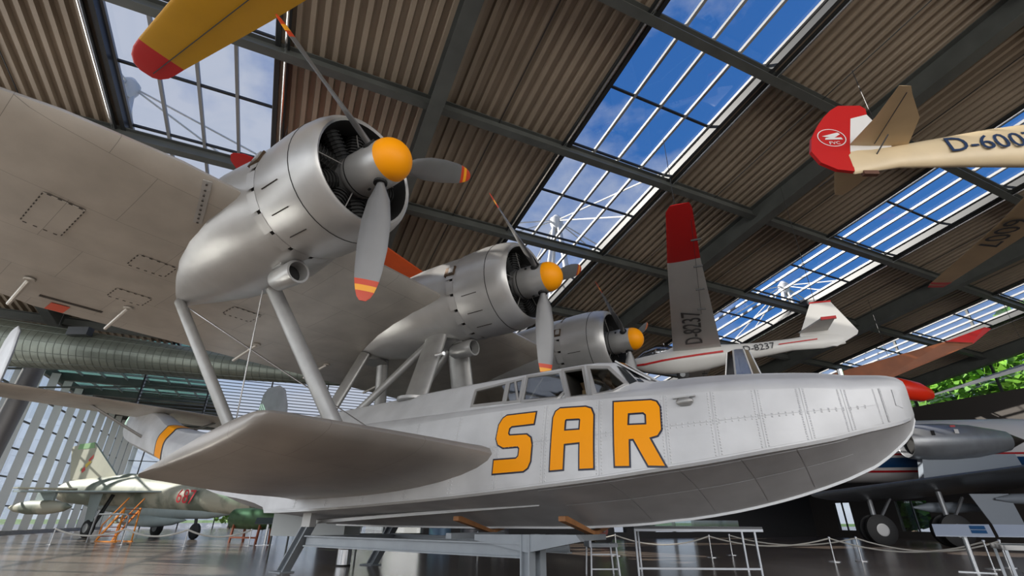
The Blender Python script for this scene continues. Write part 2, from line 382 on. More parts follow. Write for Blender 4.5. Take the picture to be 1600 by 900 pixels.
# a, keel z, chine b, chine z, side top b, z, canopy foot b, z, canopy head b, z, top z
ST = [
 (-18.0, 2.75, .08, 2.80, .12, 3.08, .10, 3.22, .07, 3.34, 3.40),
 (-17.4, 2.45, .16, 2.55, .22, 2.95, .20, 3.15, .14, 3.32, 3.40),
 (-15.5, 1.95, .30, 2.12, .36, 2.60, .33, 2.90, .24, 3.18, 3.28),
 (-13.5, 1.50, .45, 1.70, .50, 2.10, .45, 2.30, .33, 2.52, 2.62),
 (-11.0, .85, .70, 1.10, .72, 1.60, .66, 1.80, .45, 2.08, 2.20),
 (-8.0, .22, 1.10, .52, .98, 1.40, .88, 1.60, .60, 1.95, 2.06),
 (-5.45, .03, 1.36, .20, 1.16, 1.36, 1.02, 1.55, .70, 1.92, 2.04),
 (-5.30, -.08, 1.40, .10, 1.17, 1.36, 1.02, 1.54, .70, 1.92, 2.04),
 (-3.0, -.10, 1.50, .15, 1.27, 1.36, 1.10, 1.52, .82, 1.90, 2.05),
 (-1.6, -.10, 1.50, .21, 1.30, 1.36, 1.12, 1.50, .95, 1.88, 2.06),
 (-.8, -.09, 1.50, .25, 1.32, 1.36, 1.125, 1.49, .97, 1.88, 2.06),
 (.3, -.08, 1.50, .32, 1.33, 1.36, 1.125, 1.48, .97, 1.89, 2.05),
 (1.05, -.05, 1.48, .375, 1.32, 1.35, 1.12, 1.47, .97, 1.89, 2.04),
 (1.48, -.02, 1.46, .41, 1.305, 1.34, 1.11, 1.46, .92, 1.86, 2.00),
 (1.72, .01, 1.44, .435, 1.295, 1.33, 1.10, 1.45, .88, 1.66, 1.80),
 (1.95, .03, 1.42, .46, 1.28, 1.32, 1.10, 1.44, .84, 1.57, 1.66),
 (2.56, .12, 1.32, .53, 1.22, 1.30, 1.06, 1.43, .78, 1.56, 1.64),
 (3.15, .25, 1.17, .62, 1.10, 1.28, .95, 1.42, .68, 1.53, 1.60),
 (3.71, .42, .92, .72, .90, 1.26, .77, 1.39, .55, 1.48, 1.54),
 (4.00, .54, .72, .80, .73, 1.24, .62, 1.36, .42, 1.44, 1.49),
 (4.30, .75, .44, .89, .50, 1.26, .43, 1.36, .30, 1.42, 1.46),
 (4.42, .87, .27, .95, .36, 1.26, .32, 1.35, .22, 1.40, 1.43),
 (4.48, 1.00, .10, 1.03, .22, 1.25, .20, 1.32, .14, 1.36, 1.39)]
def half(a):
    zk, bc, zc, b1, z1, bw, zw, b2, z2, zt = table(ST, a); P = []
    for k in range(6): t = k/6; P.append((bc*t, lerp(zk, zc, t) - .05*math.sin(math.pi*t)*min(1, bc)*.0 + .035*math.sin(math.pi*t)*bc))
    for k in range(8): t = k/8; P.append((lerp(bc, b1, t) + .02*math.sin(math.pi*t)*min(1, bc), lerp(zc, z1, t)))
    for k in range(4):
        t = k/4; q = 1-t; mx_, mz_ = lerp(b1, bw, .35), lerp(z1, zw, .75)
        P.append((q*q*b1+2*q*t*mx_+t*t*bw, q*q*z1+2*q*t*mz_+t*t*zw))
    for k in range(6): t = k/6; P.append((lerp(bw, b2, t), lerp(zw, z2, t)))
    for k in range(6):
        t = k/6*math.pi/2; P.append((b2*math.cos(t), z2+(zt-z2)*math.sin(t)))
    P.append((0, zt)); return P
AS = sorted(set([r[0] for r in ST] + [-18.0+.45*k for k in range(29)] + [-5+.25*k for k in range(37)] + [4.05, 4.15, 4.25, 4.35, 4.45]))
rings = []
for a in AS:
    P = half(a); rings.append([V(a, b, z) for b, z in P] + [V(a, -b, z) for b, z in P[-2:0:-1]])
hull_me = G().loft(rings).mesh('hull', SILV, 24)
bvh = BVHTree.FromPolygons([v.co for v in hull_me.vertices], [p.vertices for p in hull_me.polygons])
def side(a, z, off=.0):
    h_ = bvh.ray_cast(Vector((a, -4, z+H)), Vector((0, 1, 0)))
    if h_[0] is None: return Vector((a, 0, z+H))
    return h_[0] + h_[1].normalized()*off*(1 if h_[1].y < 0 else -1)
# windows: real openings cut through the skin
WIN = dict(w1=[(-.74, 1.80), (-.18, 1.84), (-.16, 1.54), (-.73, 1.56)], w2=[(-.12, 1.84), (.11, 1.86), (.13, 1.525), (-.10, 1.53)],
           w3=[(.19, 1.88), (.73, 1.86), (.85, 1.56), (.77, 1.49), (.20, 1.515)], w4=[(.79, 1.88), (1.08, 1.87), (1.20, 1.455), (.95, 1.465)],
           w5=[(1.18, 1.86), (1.44, 1.82), (1.68, 1.56), (1.56, 1.475), (1.33, 1.46)])
cut = G()
for k, pl in WIN.items():
    cut.prism([V(a, 1.6, z) for a, z in pl], (0, .95 if k != 'w4' else 1.3, 0))
cut_me = cut.mesh('cut', DKIN)
hull = link('hull', hull_me, fb); hull_me.materials.append(DKIN)
cuto = bpy.data.objects.new('cut', cut_me); col.objects.link(cuto); cuto.parent = fb
md = hull.modifiers.new('b', 'BOOLEAN'); md.object = cuto; md.operation = 'DIFFERENCE'; md.solver = 'EXACT'
try: md.material_mode = 'TRANSFER'
except Exception: pass
dg = bpy.context.evaluated_depsgraph_get(); nm = bpy.data.meshes.new_from_object(hull.evaluated_get(dg))
hull.modifiers.clear(); hull.data = nm; nm.name = 'hull'; bpy.data.objects.remove(cuto)
def outline(poly, d):
    """offset a polygon (list of (x,z)) outward by d"""
    n = len(poly); ar = sum(poly[i][0]*poly[(i+1) % n][1]-poly[(i+1) % n][0]*poly[i][1] for i in range(n)); sg = 1 if ar > 0 else -1; out = []
    for i in range(n):
        p0, p1, p2 = Vector(poly[i-1]), Vector(poly[i]), Vector(poly[(i+1) % n])
        e1, e2 = (p1-p0).normalized(), (p2-p1).normalized(); n1, n2 = Vector((e1.y, -e1.x))*sg, Vector((e2.y, -e2.x))*sg
        bs = n1+n2; bs = bs/max(.35, bs.dot(bs)/2*1.0) if bs.length > .01 else n1
        out.append(tuple(p1 + bs*d*(1 if bs.length < 2 else 2/bs.length)))
    return out
for k, pl in WIN.items():
    o1, i1 = outline(pl, .03), outline(pl, -.008); n = len(pl); g = G()
    vs = [side(*p, .012) for p in o1] + [side(*p, .012) for p in i1] + [side(*p, -.03) for p in o1] + [side(*p, -.03) for p in i1]
    fs = []
    for i in range(n):
        j = (i+1) % n; fs += [(i, j, n+j, n+i), (i, 2*n+i, 2*n+j, j), (n+i, n+j, 3*n+j, 3*n+i), (2*n+i, 3*n+i, 3*n+j, 2*n+j)]
    g.add(vs, fs).build('window_frame', SILN, hull)
    if k != 'w4':
        vs = [side(*p, .0) for p in pl]; G().prism(vs, (0, .008, 0)).build('window_pane', WINGL, hull)
    if k == 'w3':
        G().bar(side(.25, 1.53, -.05), side(.42, 1.86, -.05), .02, .02).build('window_brace', SILN, hull)
    if k == 'w2':
        G().bar(side(.11, 1.53, .012), side(-.02, 1.85, .012), .03, .02).build('window_brace', SILN, hull)
WS = mat('dark_windscreen', (.03, .033, .035), .1, .08)
G().prism([side(a, z, .006) for a, z in ((1.54, 1.85), (1.60, 1.83), (1.80, 1.60), (1.73, 1.555))], (0, .006, 0)).build('windscreen_pane', WS, hull)
G().prism([side(a, z, .006) for a, z in ((1.63, 1.82), (1.68, 1.79), (1.88, 1.585), (1.82, 1.59))], (0, .006, 0)).build('windscreen_pane', WS, hull)
g = G().box(tuple(V(.8, .55, 1.45)), tuple(V(1.2, .5, 1.8))); g.build('cockpit_panel', mat('cockpit_brown', (.16, .09, .035), 0, .6), hull)
G().box(tuple(V(.9, .66, 1.5)), tuple(V(1.02, .6, 1.66))).build('cockpit_seat', mat('cockpit_tan', (.3, .2, .09), 0, .6), hull)
# raked windscreen panes over the nose of the canopy, both halves
def roofpt(a, b, off=.012):
    h_ = bvh.ray_cast(Vector((a, -b, 6)), Vector((0, 0, -1)))
    return h_[0] + Vector((.5, 0, .86))*off
for s in (1, -1):
    for b0, b1 in ((.03, .40), (.45, .76)):
        vs = [roofpt(1.50, s*b0), roofpt(1.50, s*b1), roofpt(1.88, s*b1), roofpt(1.88, s*b0)]
        G().prism(vs, (.0, 0, .008)).build('windscreen_pane', mat('dark_windscreen', (.03, .033, .035), .1, .08), hull)
    for b in (.0, .43, .79): G().bar(roofpt(1.48, s*b, .02), roofpt(1.93, s*b, .02), .04, .02).build('windscreen_bar', SILN, hull)
# letters
SARL = dict(
 S=[[(.56, 1.27), (.545, 1.125), (.20, 1.125), (.165, 1.10), (.155, 1.03), (.18, 1.0), (.45, .99), (.515, .945), (.54, .86), (.535, .66), (.50, .585), (.44, .55), (-.03, .54), (-.03, .70), (.32, .70), (.355, .73), (.36, .83), (.33, .855), (.10, .855), (.01, .90), (-.03, .98), (-.015, 1.16), (.04, 1.245), (.10, 1.275)], []],
 A=[[(.82, .54), (.83, 1.17), (.86, 1.245), (.92, 1.28), (1.27, 1.26), (1.345, 1.23), (1.38, 1.15), (1.38, .54), (1.21, .54), (1.21, .84), (1.0, .835), (.99, .545)], [(1.0, 1.12), (1.015, 1.135), (1.195, 1.125), (1.21, 1.11), (1.205, .985), (.995, .99)]],
 R=[[(1.64, 1.275), (2.08, 1.25), (2.14, 1.225), (2.175, 1.16), (2.175, .91), (2.13, .85), (2.04, .83), (2.18, .53), (2.01, .54), (1.865, .83), (1.81, .83), (1.80, .545), (1.64, .55)], [(1.81, 1.125), (1.99, 1.12), (2.02, 1.09), (2.02, .975), (1.80, .985)]])
def letter_mesh(outer, hole, off, name, mt):
    cu = bpy.data.curves.new('c', 'CURVE'); cu.dimensions = '2D'; cu.fill_mode = 'BOTH'
    for pl in [outer] + ([hole] if hole else []):
        sp = cu.splines.new('POLY'); sp.points.add(len(pl)-1); sp.use_cyclic_u = True
        for q, (x, z) in zip(sp.points, pl): q.co = (x, z, 0, 1)
    t = bpy.data.objects.new('c', cu); col.objects.link(t)
    me = bpy.data.meshes.new_from_object(t.evaluated_get(bpy.context.evaluated_depsgraph_get())); bpy.data.objects.remove(t)
    bm = bmesh.new(); bm.from_mesh(me); bmesh.ops.triangulate(bm, faces=bm.faces); bmesh.ops.subdivide_edges(bm, edges=[e for e in bm.edges if e.calc_length() > .12], cuts=2, use_grid_fill=False)
    bmesh.ops.triangulate(bm, faces=bm.faces)
    for v in bm.verts: v.co = side(v.co.x, v.co.y, off)
    bmesh.ops.solidify(bm, geom=bm.faces[:], thickness=.002); bmesh.ops.recalc_face_normals(bm, faces=bm.faces); bm.to_mesh(me); bm.free()
    me.materials.clear(); me.materials.append(mt); me.name = name; return link(name, me, hull)
for ch, (ou, ho) in SARL.items():
    tag(letter_mesh(outline(ou, .02), outline(ho, -.02) if ho else [], .009, 'letter_outline', NAVY), 'navy outline of the letter ' + ch)
    tag(letter_mesh(ou, ho, .013, 'letter', ORNG), 'orange letter ' + ch)
# riveted skin panels on both flanks and on the planing bottom, laid edge to edge with open joints
def grid_panel(fn, u0, u1, v0, v1, name, nu=5, nv=3, th=.003):
    vs = [fn(lerp(u0, u1, i/nu), lerp(v0, v1, j/nv)) for j in range(nv+1) for i in range(nu+1)]; n = len(vs); w_ = nu+1
    cen = [p[0] for p in vs]; bk = [p[0]-p[1]*th for p in vs]; fs = []
    for j in range(nv):
        for i in range(nu): q = j*w_+i; fs += [(q, q+1, q+w_+1, q+w_), (n+q, n+q+w_, n+q+w_+1, n+q+1)]
    rim = [i for i in range(w_)] + [j*w_+nu for j in range(1, nv+1)] + [nv*w_+i for i in range(nu-1, -1, -1)] + [j*w_ for j in range(nv-1, 0, -1)]
    for a, b in zip(rim, rim[1:]+rim[:1]): fs.append((a, n+a, n+b, b))
    return G().add(cen+bk, fs).build(name, SILV, hull, 30)
def flank(s):
    def fn(a, t):
        _, bc, zc, b1, z1 = table(ST, a)[:5]; z = lerp(zc+.045, z1-.01, t); h_ = bvh.ray_cast(Vector((a, -4*s, z+H)), Vector((0, s, 0)))
        n_ = h_[1] if h_[1].y*s < 0 else -h_[1]; return (h_[0]+n_*.005, n_)
    return fn
def belly(s):
    def fn(a, t):
        b = max(.02, table(ST, a)[1]*t); h_ = bvh.ray_cast(Vector((a, -b*s, -3)), Vector((0, 0, 1))); n_ = h_[1] if h_[1].z < 0 else -h_[1]
        return (h_[0]+n_*.005, n_)
    return fn
CUTS = [-5.2, -4.3, -3.4, -2.5, -1.6, -.75, .0, .72, 1.45, 2.22, 2.72, 3.15, 3.55, 3.90, 4.20]
for s_ in (1, -1):
    for i, (a0, a1) in enumerate(zip(CUTS[:-1], CUTS[1:])):
        for t0, t1 in ((0, .52), (.52, 1)): grid_panel(flank(s_), a0+.005, a1-.005, t0+.006, t1-.006, 'skin_panel')
    BC = CUTS[9:14:2]
    for a0, a1 in zip([.6, 1.5, 2.3, 2.9, 3.4], [1.5, 2.3, 2.9, 3.4, 3.85]):
        for t0, t1 in ((.06, .5), (.5, .95)): grid_panel(belly(s_), a0+.005, a1-.005, t0+.006, t1-.006, 'bottom_panel')
rv = G()
def rivet(p, n_):
    a = n_.cross(Vector((0, 0, 1))).normalized()*.009; b = n_.cross(a).normalized()*.009; c = p + n_*.006
    rv.add([p-a-b, p+a-b, p+a+b, p-a+b, c], [(0, 1, 4), (1, 2, 4), (2, 3, 4), (3, 0, 4)])
for a0 in CUTS[1:]:
    f_ = flank(1)
    for q in range(22):
        for da in (-.03, .03): rivet(*f_(a0+da, .03+.94*q/21))
for q in range(150): rivet(*flank(1)(-5.1+q*.0615, .495)); rivet(*flank(1)(-5.1+q*.0615, .545))
tag(rv.build('rivet_row', SILV, hull), None, None, None, 'stuff')
# keel and chine strips, tail band, fittings
g = G(); KS = [a for a in AS if a > -5.3]
g.loft([[V(a, s*.02, table(ST, a)[0]+dz) for s, dz in ((1, .015), (1, -.02), (-1, -.02), (-1, .015))] for a in KS]).build('keel_strip', mat('bright_keel_metal', (.62, .62, .62), .4, .4), hull)
for s in (1, -1):
    rr = []
    for a in [x for x in AS if -5.3 < x < 4.44]:
        t = table(ST, a); b, z = t[1], t[2]; rr.append([V(a, s*(b+.004), z+.03), V(a, s*(b+.016), z-.004), V(a, s*(b-.02), z-.008), V(a, s*(b-.03), z+.025)])
    G().loft(rr).build('chine_strip', SILN, hull)
def ring_at(a, off):
    P = half(a); c = sum(p[1] for p in P)/len(P); out = []
    for s, L in ((1, P), (-1, P[-2:0:-1])):
        for b, z in L: out.append(V(a, s*(b + off*(1 if b > .02 else 0)), z + off*(1 if z > c else -1)))
    return out
G().loft([ring_at(-13.55, .012), ring_at(-13.2, .012), ring_at(-12.9, .012)], cap=False).build('tail_band', ORNG, hull, 30)
for a in (-13.58, -12.87): G().loft([ring_at(a-.03, .014), ring_at(a+.03, .014)], cap=False).build('band_edge', NAVY, hull)
g = G(); c = side(2.45, 1.24, .03); g.bar(c-Vector((.12, 0, 0)), c+Vector((.12, 0, 0)), .04, .015); g.lathe([(-.09, .02), (-.05, .05), (.05, .05), (.09, .02)], c-Vector((0, 0, .05)), 'x', 10); g.build('mooring_cleat', SILS, hull, 40)
for pl in ([(3.3, .93), (3.54, .92), (3.52, .74), (3.29, .76)], [(4.335, 1.24), (4.40, 1.23), (4.385, 1.06), (4.33, 1.08)]):
    G().prism([side(*p, .006) for p in pl], (0, .004, 0)).build('access_plate', SILV, hull)
g = G().lathe([(0, .03), (.09, .03), (.1, .01)], V(3.95, .15, 1.50), 'z', 8); g.build('bow_fitting', CHROME, hull)
g = G().bar(V(4.35, .16, 1.38), V(4.42, .1, 1.34), .04, .05); g.build('bow_fitting', SILS, hull)
# glazed turret dome on the foredeck
tb = G().lathe([(0, .23), (.06, .23)], V(2.9, 0, 1.60), 'z', 16).build('turret_dome', SILN, fb, 30)
rg = lambda r, z: [V(2.9+r*math.cos(2*math.pi*k/7), r*math.sin(2*math.pi*k/7), z) for k in range(7)]
TG = glass('turret_glass', (.42, .46, .50), .40, .12)
q0, q1, q2 = rg(.225, 1.66), rg(.14, 2.03), rg(.07, 2.06)
for k in range(7):
    j = (k+1) % 7; G().prism([q0[k], q0[j], q1[j], q1[k]], (0, 0, .004)).build('dome_pane', TG, tb)
    G().bar(q0[k], q1[k], .018, .018).build('dome_bar', SILN, tb)
G().loft([q1, q2]).build('dome_cap', SILN, tb)

# ---------------------------------------------------------------- wing
def foil(n=14):
    t = [(1-math.cos(math.pi*k/n))/2 for k in range(n+1)]
    th = lambda x: 5*(.2969*math.sqrt(x)-.126*x-.3516*x*x+.2843*x**3-.1036*x**4)
    return [(x, th(x)) for x in t]
FO = foil()
def section(le, te, b, zle, zte, thick, up=.62, lo=.38, mk=V):
    up_ = [mk(lerp(le, te, x), b, lerp(zle, zte, x) + y*thick*up*1.0) for x, y in FO]; lo_ = [mk(lerp(le, te, x), b, lerp(zle, zte, x) - y*thick*lo) for x, y in FO]
    return up_[::-1] + lo_[1:-1]
def wing_par(b):
    b = abs(b)
    return table([(0, -1.85, -6.98, 3.80, 3.22, .85), (5.3, -1.85, -6.95, 3.80, 3.22, .82), (6.2, -1.97, -6.7, 3.82, 3.28, .78), (6.8, -2.30, -6.5, 3.83, 3.32, .72), (9.5, -2.9, -6.1, 3.98, 3.48, .55), (12.6, -3.4, -5.6, 4.12, 3.75, .32), (13.3, -3.7, -5.2, 4.16, 3.85, .18), (13.55, -4.1, -4.8, 4.16, 3.92, .04)], b)
bs = [-13.55, -13.3, -12.6, -11, -9.5, -7.5, -5.3, -3, 0, 3, 5.3, 6.4, 7.5, 9.5, 11, 12.6, 13.3, 13.55]
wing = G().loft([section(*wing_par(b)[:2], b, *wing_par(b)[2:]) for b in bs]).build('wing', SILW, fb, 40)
def under(a, b, off=.004):
    le, te, zl, zt, th = wing_par(b); x = min(max((a-le)/(te-le), 0), 1)
    y = 5*(.2969*math.sqrt(x)-.126*x-.3516*x*x+.2843*x**3-.1036*x**4)
    return V(a, b, lerp(zl, zt, x) - y*th*.38 - off)
DASH = mat('dark_screw_row', (.03, .022, .015), 0, .6)
for a0, a1, b0, b1 in ((-4.18, -3.35, 5.71, 6.13), (-4.9, -4.5, 2.7, 3.2), (-4.3, -3.9, 4.4, 4.9), (-5.6, -5.2, 4.2, 4.7)):
    pl = [under(a0, b0), under(a1, b0), under(a1, b1), under(a0, b1)]
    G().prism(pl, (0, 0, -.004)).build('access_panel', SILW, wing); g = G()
    for i in range(4):
        p, q = pl[i], pl[(i+1) % 4]; n = max(3, int((q-p).length/.09))
        for k in range(n): g.bar(p.lerp(q, (k+.25)/n)-Vector((0, 0, .006)), p.lerp(q, (k+.65)/n)-Vector((0, 0, .006)), .014, .006)
    tag(g.build('screw_row', DASH, wing), None, None, None, 'stuff')
# aileron and flap hinge arms, drooping behind the trailing edge; joint strap near the engine
for b in (5.6, 4.3, 2.0, .3, -1.5, -3.2, -5.5):
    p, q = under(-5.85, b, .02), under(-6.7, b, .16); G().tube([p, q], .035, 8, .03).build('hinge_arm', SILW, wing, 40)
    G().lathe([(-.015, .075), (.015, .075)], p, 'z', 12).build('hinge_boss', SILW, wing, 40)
for s in (1, -1):
    g = G(); pts = [under(a, s*b_, .012) for a, b_ in ((-1.88, 5.0), (-2.0, 4.95), (-2.3, 4.84), (-2.62, 4.73))]
    for p, q in zip(pts[:-1], pts[1:]): g.bar(p, q, .10, .012)
    g.build('joint_strap', SILN, wing); g = G()
    for k in range(9): g.lathe([(0, .014), (.01, .014)], under(-1.92-.085*k, s*(4.985-.031*k), .03), 'z', 6)
    tag(g.build('bolt_row', DASH, wing), None, None, None, 'stuff')
    G().prism([under(a, s*b, .0) for a, b in ((-6.35, 5.35), (-6.35, 4.5), (-6.42, 4.5), (-6.42, 5.35))], (0, 0, -.01)).build('flap_gap', DASH, wing)
G().prism([under(-6.55, 5.15, .01), under(-6.9, 5.15, .01), under(-6.9, 4.9, .01), under(-6.55, 4.9, .01)], (0, 0, -.006)).build('warning_tab', mat('red_orange_tab', (.75, .09, .03), 0, .5), wing)

# ---------------------------------------------------------------- engines
def blade(ang):
    rows = [(.20, .09, .085, 60), (.32, .10, .075, 58), (.55, .26, .06, 50), (.85, .335, .05, 42), (1.2, .34, .038, 36), (1.5, .30, .028, 31), (1.62, .27, .024, 30), (1.69, .24, .022, 29), (1.76, .205, .02, 28), (1.83, .15, .016, 28), (1.875, .07, .01, 28)]
    g = G(); rr = []
    for r, c, t, tw in rows:
        tw = R(tw); ring = []
        for k in range(12):
            u, v = c/2*math.cos(2*math.pi*k/12), t/2*math.sin(2*math.pi*k/12); u -= c*.06
            x = v*math.cos(tw) - u*math.sin(tw); y = v*math.sin(tw) + u*math.cos(tw)
            ring.append(Vector((x, y, r)))
        rr.append(ring)
    M = Matrix.Rotation(ang, 4, 'X')
    g.loft([[M @ p for p in ring] for ring in rr]); n = 12
    for i in range(len(rows)-1):
        r = rows[i][0]; mi = 0 if r < 1.62 else (1 if r < 1.69 else (2 if r < 1.76 else 1))
        for k in range(n): g.mi[i*n+k] = mi
    g.mi[-1] = 1
    return g.mesh('propeller_blade', [SILP, REDT, YELT], 50)
ENGD = mat('engine_black', (.008, .008, .008), 0, .75)
EXH = mat('exhaust_brown', (.10, .065, .04), .6, .5, .3, 6)
def engine(b, zc=4.03):
    e = G(); C = V(0, b, zc)
    prof = [(-.75, .66), (-.52, .665), (-.43, .69), (-.41, .72), (-.43, .75), (-.50, .79), (-.62, .825), (-.80, .85), (-1.05, .862), (-1.35, .858), (-1.55, .845)]
    e.lathe(prof, C, 'x', 48, False)
    for q in range(48*2): e.mi[q] = 1
    nac = e.build('engine_nacelle', [SILN, ENGD], fb, 40)
    # afterbody fairing into the wing
    g = G(); rr = []
    for x, ry, rz, dz in ((-1.64, .83, .83, 0), (-1.85, .845, .84, -.01), (-2.1, .90, .85, -.03), (-2.5, .96, .85, -.06), (-3.1, .94, .83, -.09), (-3.7, .84, .77, -.12), (-4.3, .66, .67, -.15), (-4.9, .42, .54, -.20), (-5.4, .18, .42, -.28)):
        rr.append([C + Vector((x, ry*math.cos(2*math.pi*k/40), dz + rz*math.sin(2*math.pi*k/40))) for k in range(40)])
    g.loft(rr).build('afterbody', SILN, nac, 40)
    # cooling gill ring and its doors
    G().lathe([(-1.53, .80), (-1.53, .74), (-1.66, .74), (-1.66, .80)], C, 'x', 40, False).build('gill_gap', ENGD, nac)
    for k in range(18):
        a0 = 2*math.pi*(k+.08)/18; a1 = 2*math.pi*(k+.92)/18; vs = []
        if k in (6, 15): continue
        for x, r in ((-1.54, .85), (-1.70, .865)):
            for a in (a0, (a0+a1)/2, a1): vs.append(C + Vector((x, r*math.cos(a), r*math.sin(a))))
        G().add(vs, [(0, 1, 4, 3), (1, 2, 5, 4)]).build('gill_flap', SILN, nac, 40)
    for an in (R(166), R(14)):
        d_ = Vector((0, math.cos(an), math.sin(an))); p = C + Vector((-1.62, 0, 0)) + d_*.85
        ex = G().bar(p-Vector((.13, 0, 0)), p+Vector((.10, 0, 0)), .05, .20, Vector((0, -math.sin(an), math.cos(an)))).build('exhaust_slot', EXH, nac)
        q = p + d_*.03; G().bar(q+Vector((-.02, 0, 0)), q+Vector((.08, 0, 0)), .03, .14, Vector((0, -math.sin(an), math.cos(an)))).build('exhaust_shroud', SILN, nac)
    # cowl joint line and panel catches
    G().lathe([(-.806, .850), (-.805, .854), (-.795, .854), (-.794, .850)], C, 'x', 48, False).build('cowl_joint', ENGD, nac)
    for an in (R(205), R(228), R(250)):
        p0 = C + Vector((-1.02, .866*math.cos(an), .866*math.sin(an))); G().bar(p0, p0+Vector((-.34, 0, .0)), .012, .008).build('panel_catch', DASH, nac)
    # engine inside the cowl
    G().lathe([(-.95, .80), (-.90, .80), (-.90, .02)], C, 'x', 32).build('baffle', ENGD, nac)
    G().lathe([(-.90, .30), (-.62, .28), (-.50, .22), (-.38, .17)], C, 'x', 24).build('crankcase', mat('crankcase_grey', (.2, .2, .2), .6, .4), nac, 40)
    for k in range(9):
        an = 2*math.pi*k/9+.2; d = Vector((0, math.cos(an), math.sin(an)))
        g = G(); g.tube([C+Vector((-.75, 0, 0))+d*.26, C+Vector((-.75, 0, 0))+d*.66], .115, 12)
        for j in range(7): g.tube([C+Vector((-.75, 0, 0))+d*(.32+.05*j), C+Vector((-.75, 0, 0))+d*(.335+.05*j)], .14, 12)
        g.build('cylinder', ENGD, nac); d2 = Vector((0, math.cos(an+.15), math.sin(an+.15)))
        if k % 2 == 0: G().tube([C+Vector((-.55, 0, 0))+d2*.24, C+Vector((-.62, 0, 0))+d2*.64], .008, 6).build('push_rod', mat('push_rod_grey', (.22, .21, .2), .5, .5), nac)
    # spinner, dome, blades
    HU = V(-.1, b, 4.0)
    G().lathe([(-.50, .02), (-.50, .262), (-.47, .285), (-.40, .295), (-.02, .290), (.12, .278)], HU, 'x', 36).build('spinner', SILN, nac, 40)
    G().lathe([(-.40, .298), (-.39, .300), (-.38, .298)], HU, 'x', 36, False).build('spinner_joint', ENGD, nac)
    dome = [(.12+.27*math.sin(t*math.pi/16), .278*math.cos(t*math.pi/16)) for t in range(8)] + [(.39, .005)]
    G().lathe(dome, HU, 'x', 36).build('spinner_dome', ORNG, nac, 60)
    for k in range(3):
        o = link('propeller_blade', BL[k], nac); o.location = HU
        an = BANG[k]; d = Vector((0, -math.sin(an), math.cos(an)))
        G().tube([HU+d*.265, HU+d*.305], .085, 16).build('blade_socket', ENGD, nac)
        G().box(tuple(HU+Vector((-.2, -.012, 0))+d*.29-Vector((.02, .0, .02))), tuple(HU+Vector((-.2, .012, 0))+d*.305+Vector((.02, .0, .02)))).build('spinner_clip', ENGD, nac)
    # oil cooler duct slung under the nacelle
    g = G(); oc = C + Vector((-2.02, .12, -1.0))
    g.lathe([(-.30, .10), (-.22, .15), (.20, .17), (.27, .165), (.27, .135), (.10, .125), (.08, .01)], oc, 'x', 24)
    g.bar(oc+Vector((-.05, 0, .1)), oc+Vector((-.05, 0, .30)), .2, .3, (0, 1, 0)); g.build('oil_cooler', SILN, nac, 40)
    G().lathe([(.09, .13), (.10, .13)], oc, 'x', 20).build('cooler_core', ENGD, nac)
    return nac
BANG = [math.pi, math.pi/3*1.02, -math.pi/3*1.02]
BL = [blade(a) for a in BANG]
for b, lb in ((3.8, 'starboard engine nacelle with propeller, nearest the viewer'), (0, 'middle engine nacelle with propeller'), (-4.0, 'port engine nacelle with propeller, farthest away')): tag(engine(b), lb)

# ---------------------------------------------------------------- sponsons (stub wings)
SPO = [(1.0, .06, -4.6, .76, .30, 1.16), (1.38, -.04, -4.5, .78, .31, 1.04), (1.55, -.14, -4.38, .81, .32, .93), (1.9, -.24, -4.2, .84, .33, .83), (2.6, -.40, -3.95, .88, .34, .72), (3.4, -.52, -3.62, .90, .38, .64), (3.9, -.62, -3.42, .92, .42, .54), (4.16, -.68, -3.36, .93, .44, .47), (4.24, -.74, -3.3, .93, .46, .40), (4.27, -.84, -3.2, .92, .48, .30)]
for s in (1, -1):
    sp = G().loft([section(le, te, s*b, zl, zt, th, .5, .5) for b, le, te, zl, zt, th in [(b,)+tuple(table(SPO, b)) for b in (1.0, 1.2, 1.3, 1.38, 1.45, 1.55, 1.7, 1.9, 2.2, 2.6, 3, 3.4, 3.65, 3.9, 4.03, 4.16, 4.21, 4.24, 4.27)]])
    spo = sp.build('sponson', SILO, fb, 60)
# ---------------------------------------------------------------- struts
def strut(p, q, chord, th, name='strut', par=None, taper=1.0, mt=None):
    p, q = Vector(p), Vector(q); d = (q-p).normalized(); f = Vector((1, 0, 0)); f = (f-d*f.dot(d)).normalized(); s = d.cross(f)
    rr = []
    for c, k in ((p, 1), (q, taper)): rr.append([c + f*chord/2*k*math.cos(2*math.pi*i/20) + s*th/2*k*math.sin(2*math.pi*i/20) for i in range(20)])
    return G().loft(rr).build(name, mt or SILS, par or fb, 50)
for s in (1, -1):
    strut(V(-4.9, s*3.9, 3.30), V(-3.35, s*3.0, .75), .21, .15); strut(V(-2.95, s*3.45, 3.32), V(-1.40, s*2.8, .85), .26, .17)
    strut(V(-2.35, s*.28, 3.35), V(-2.40, s*.72, 1.85), .55, .22); strut(V(-4.55, s*.25, 3.30), V(-4.95, s*.70, 1.85), .34, .18)
    strut(V(-2.55, s*.30, 3.15), V(-4.2, s*.60, 1.85), .17, .13, 'brace_strut')
    G().lathe([(0, .30), (.05, .30)], V(-2.40, s*.72, 1.90), 'z', 16).build('strut_foot', SILS, fb, 40)
    G().tube([V(-4.75, s*3.85, 3.2), V(-1.5, s*2.0, 1.0)], .012, 6).build('bracing_wire', CHROME, fb)
    G().tube([V(-3.0, s*3.5, 3.25), V(-3.6, s*3.1, 1.0)], .010, 6).build('bracing_wire', CHROME, fb)
for a in (-2.35, -4.55): G().lathe([(0, .42 if a > -3 else .30), (.10, .34 if a > -3 else .24)], V(a, 0, 3.16), 'z', 24).build('pylon_collar', SILS, fb, 40)
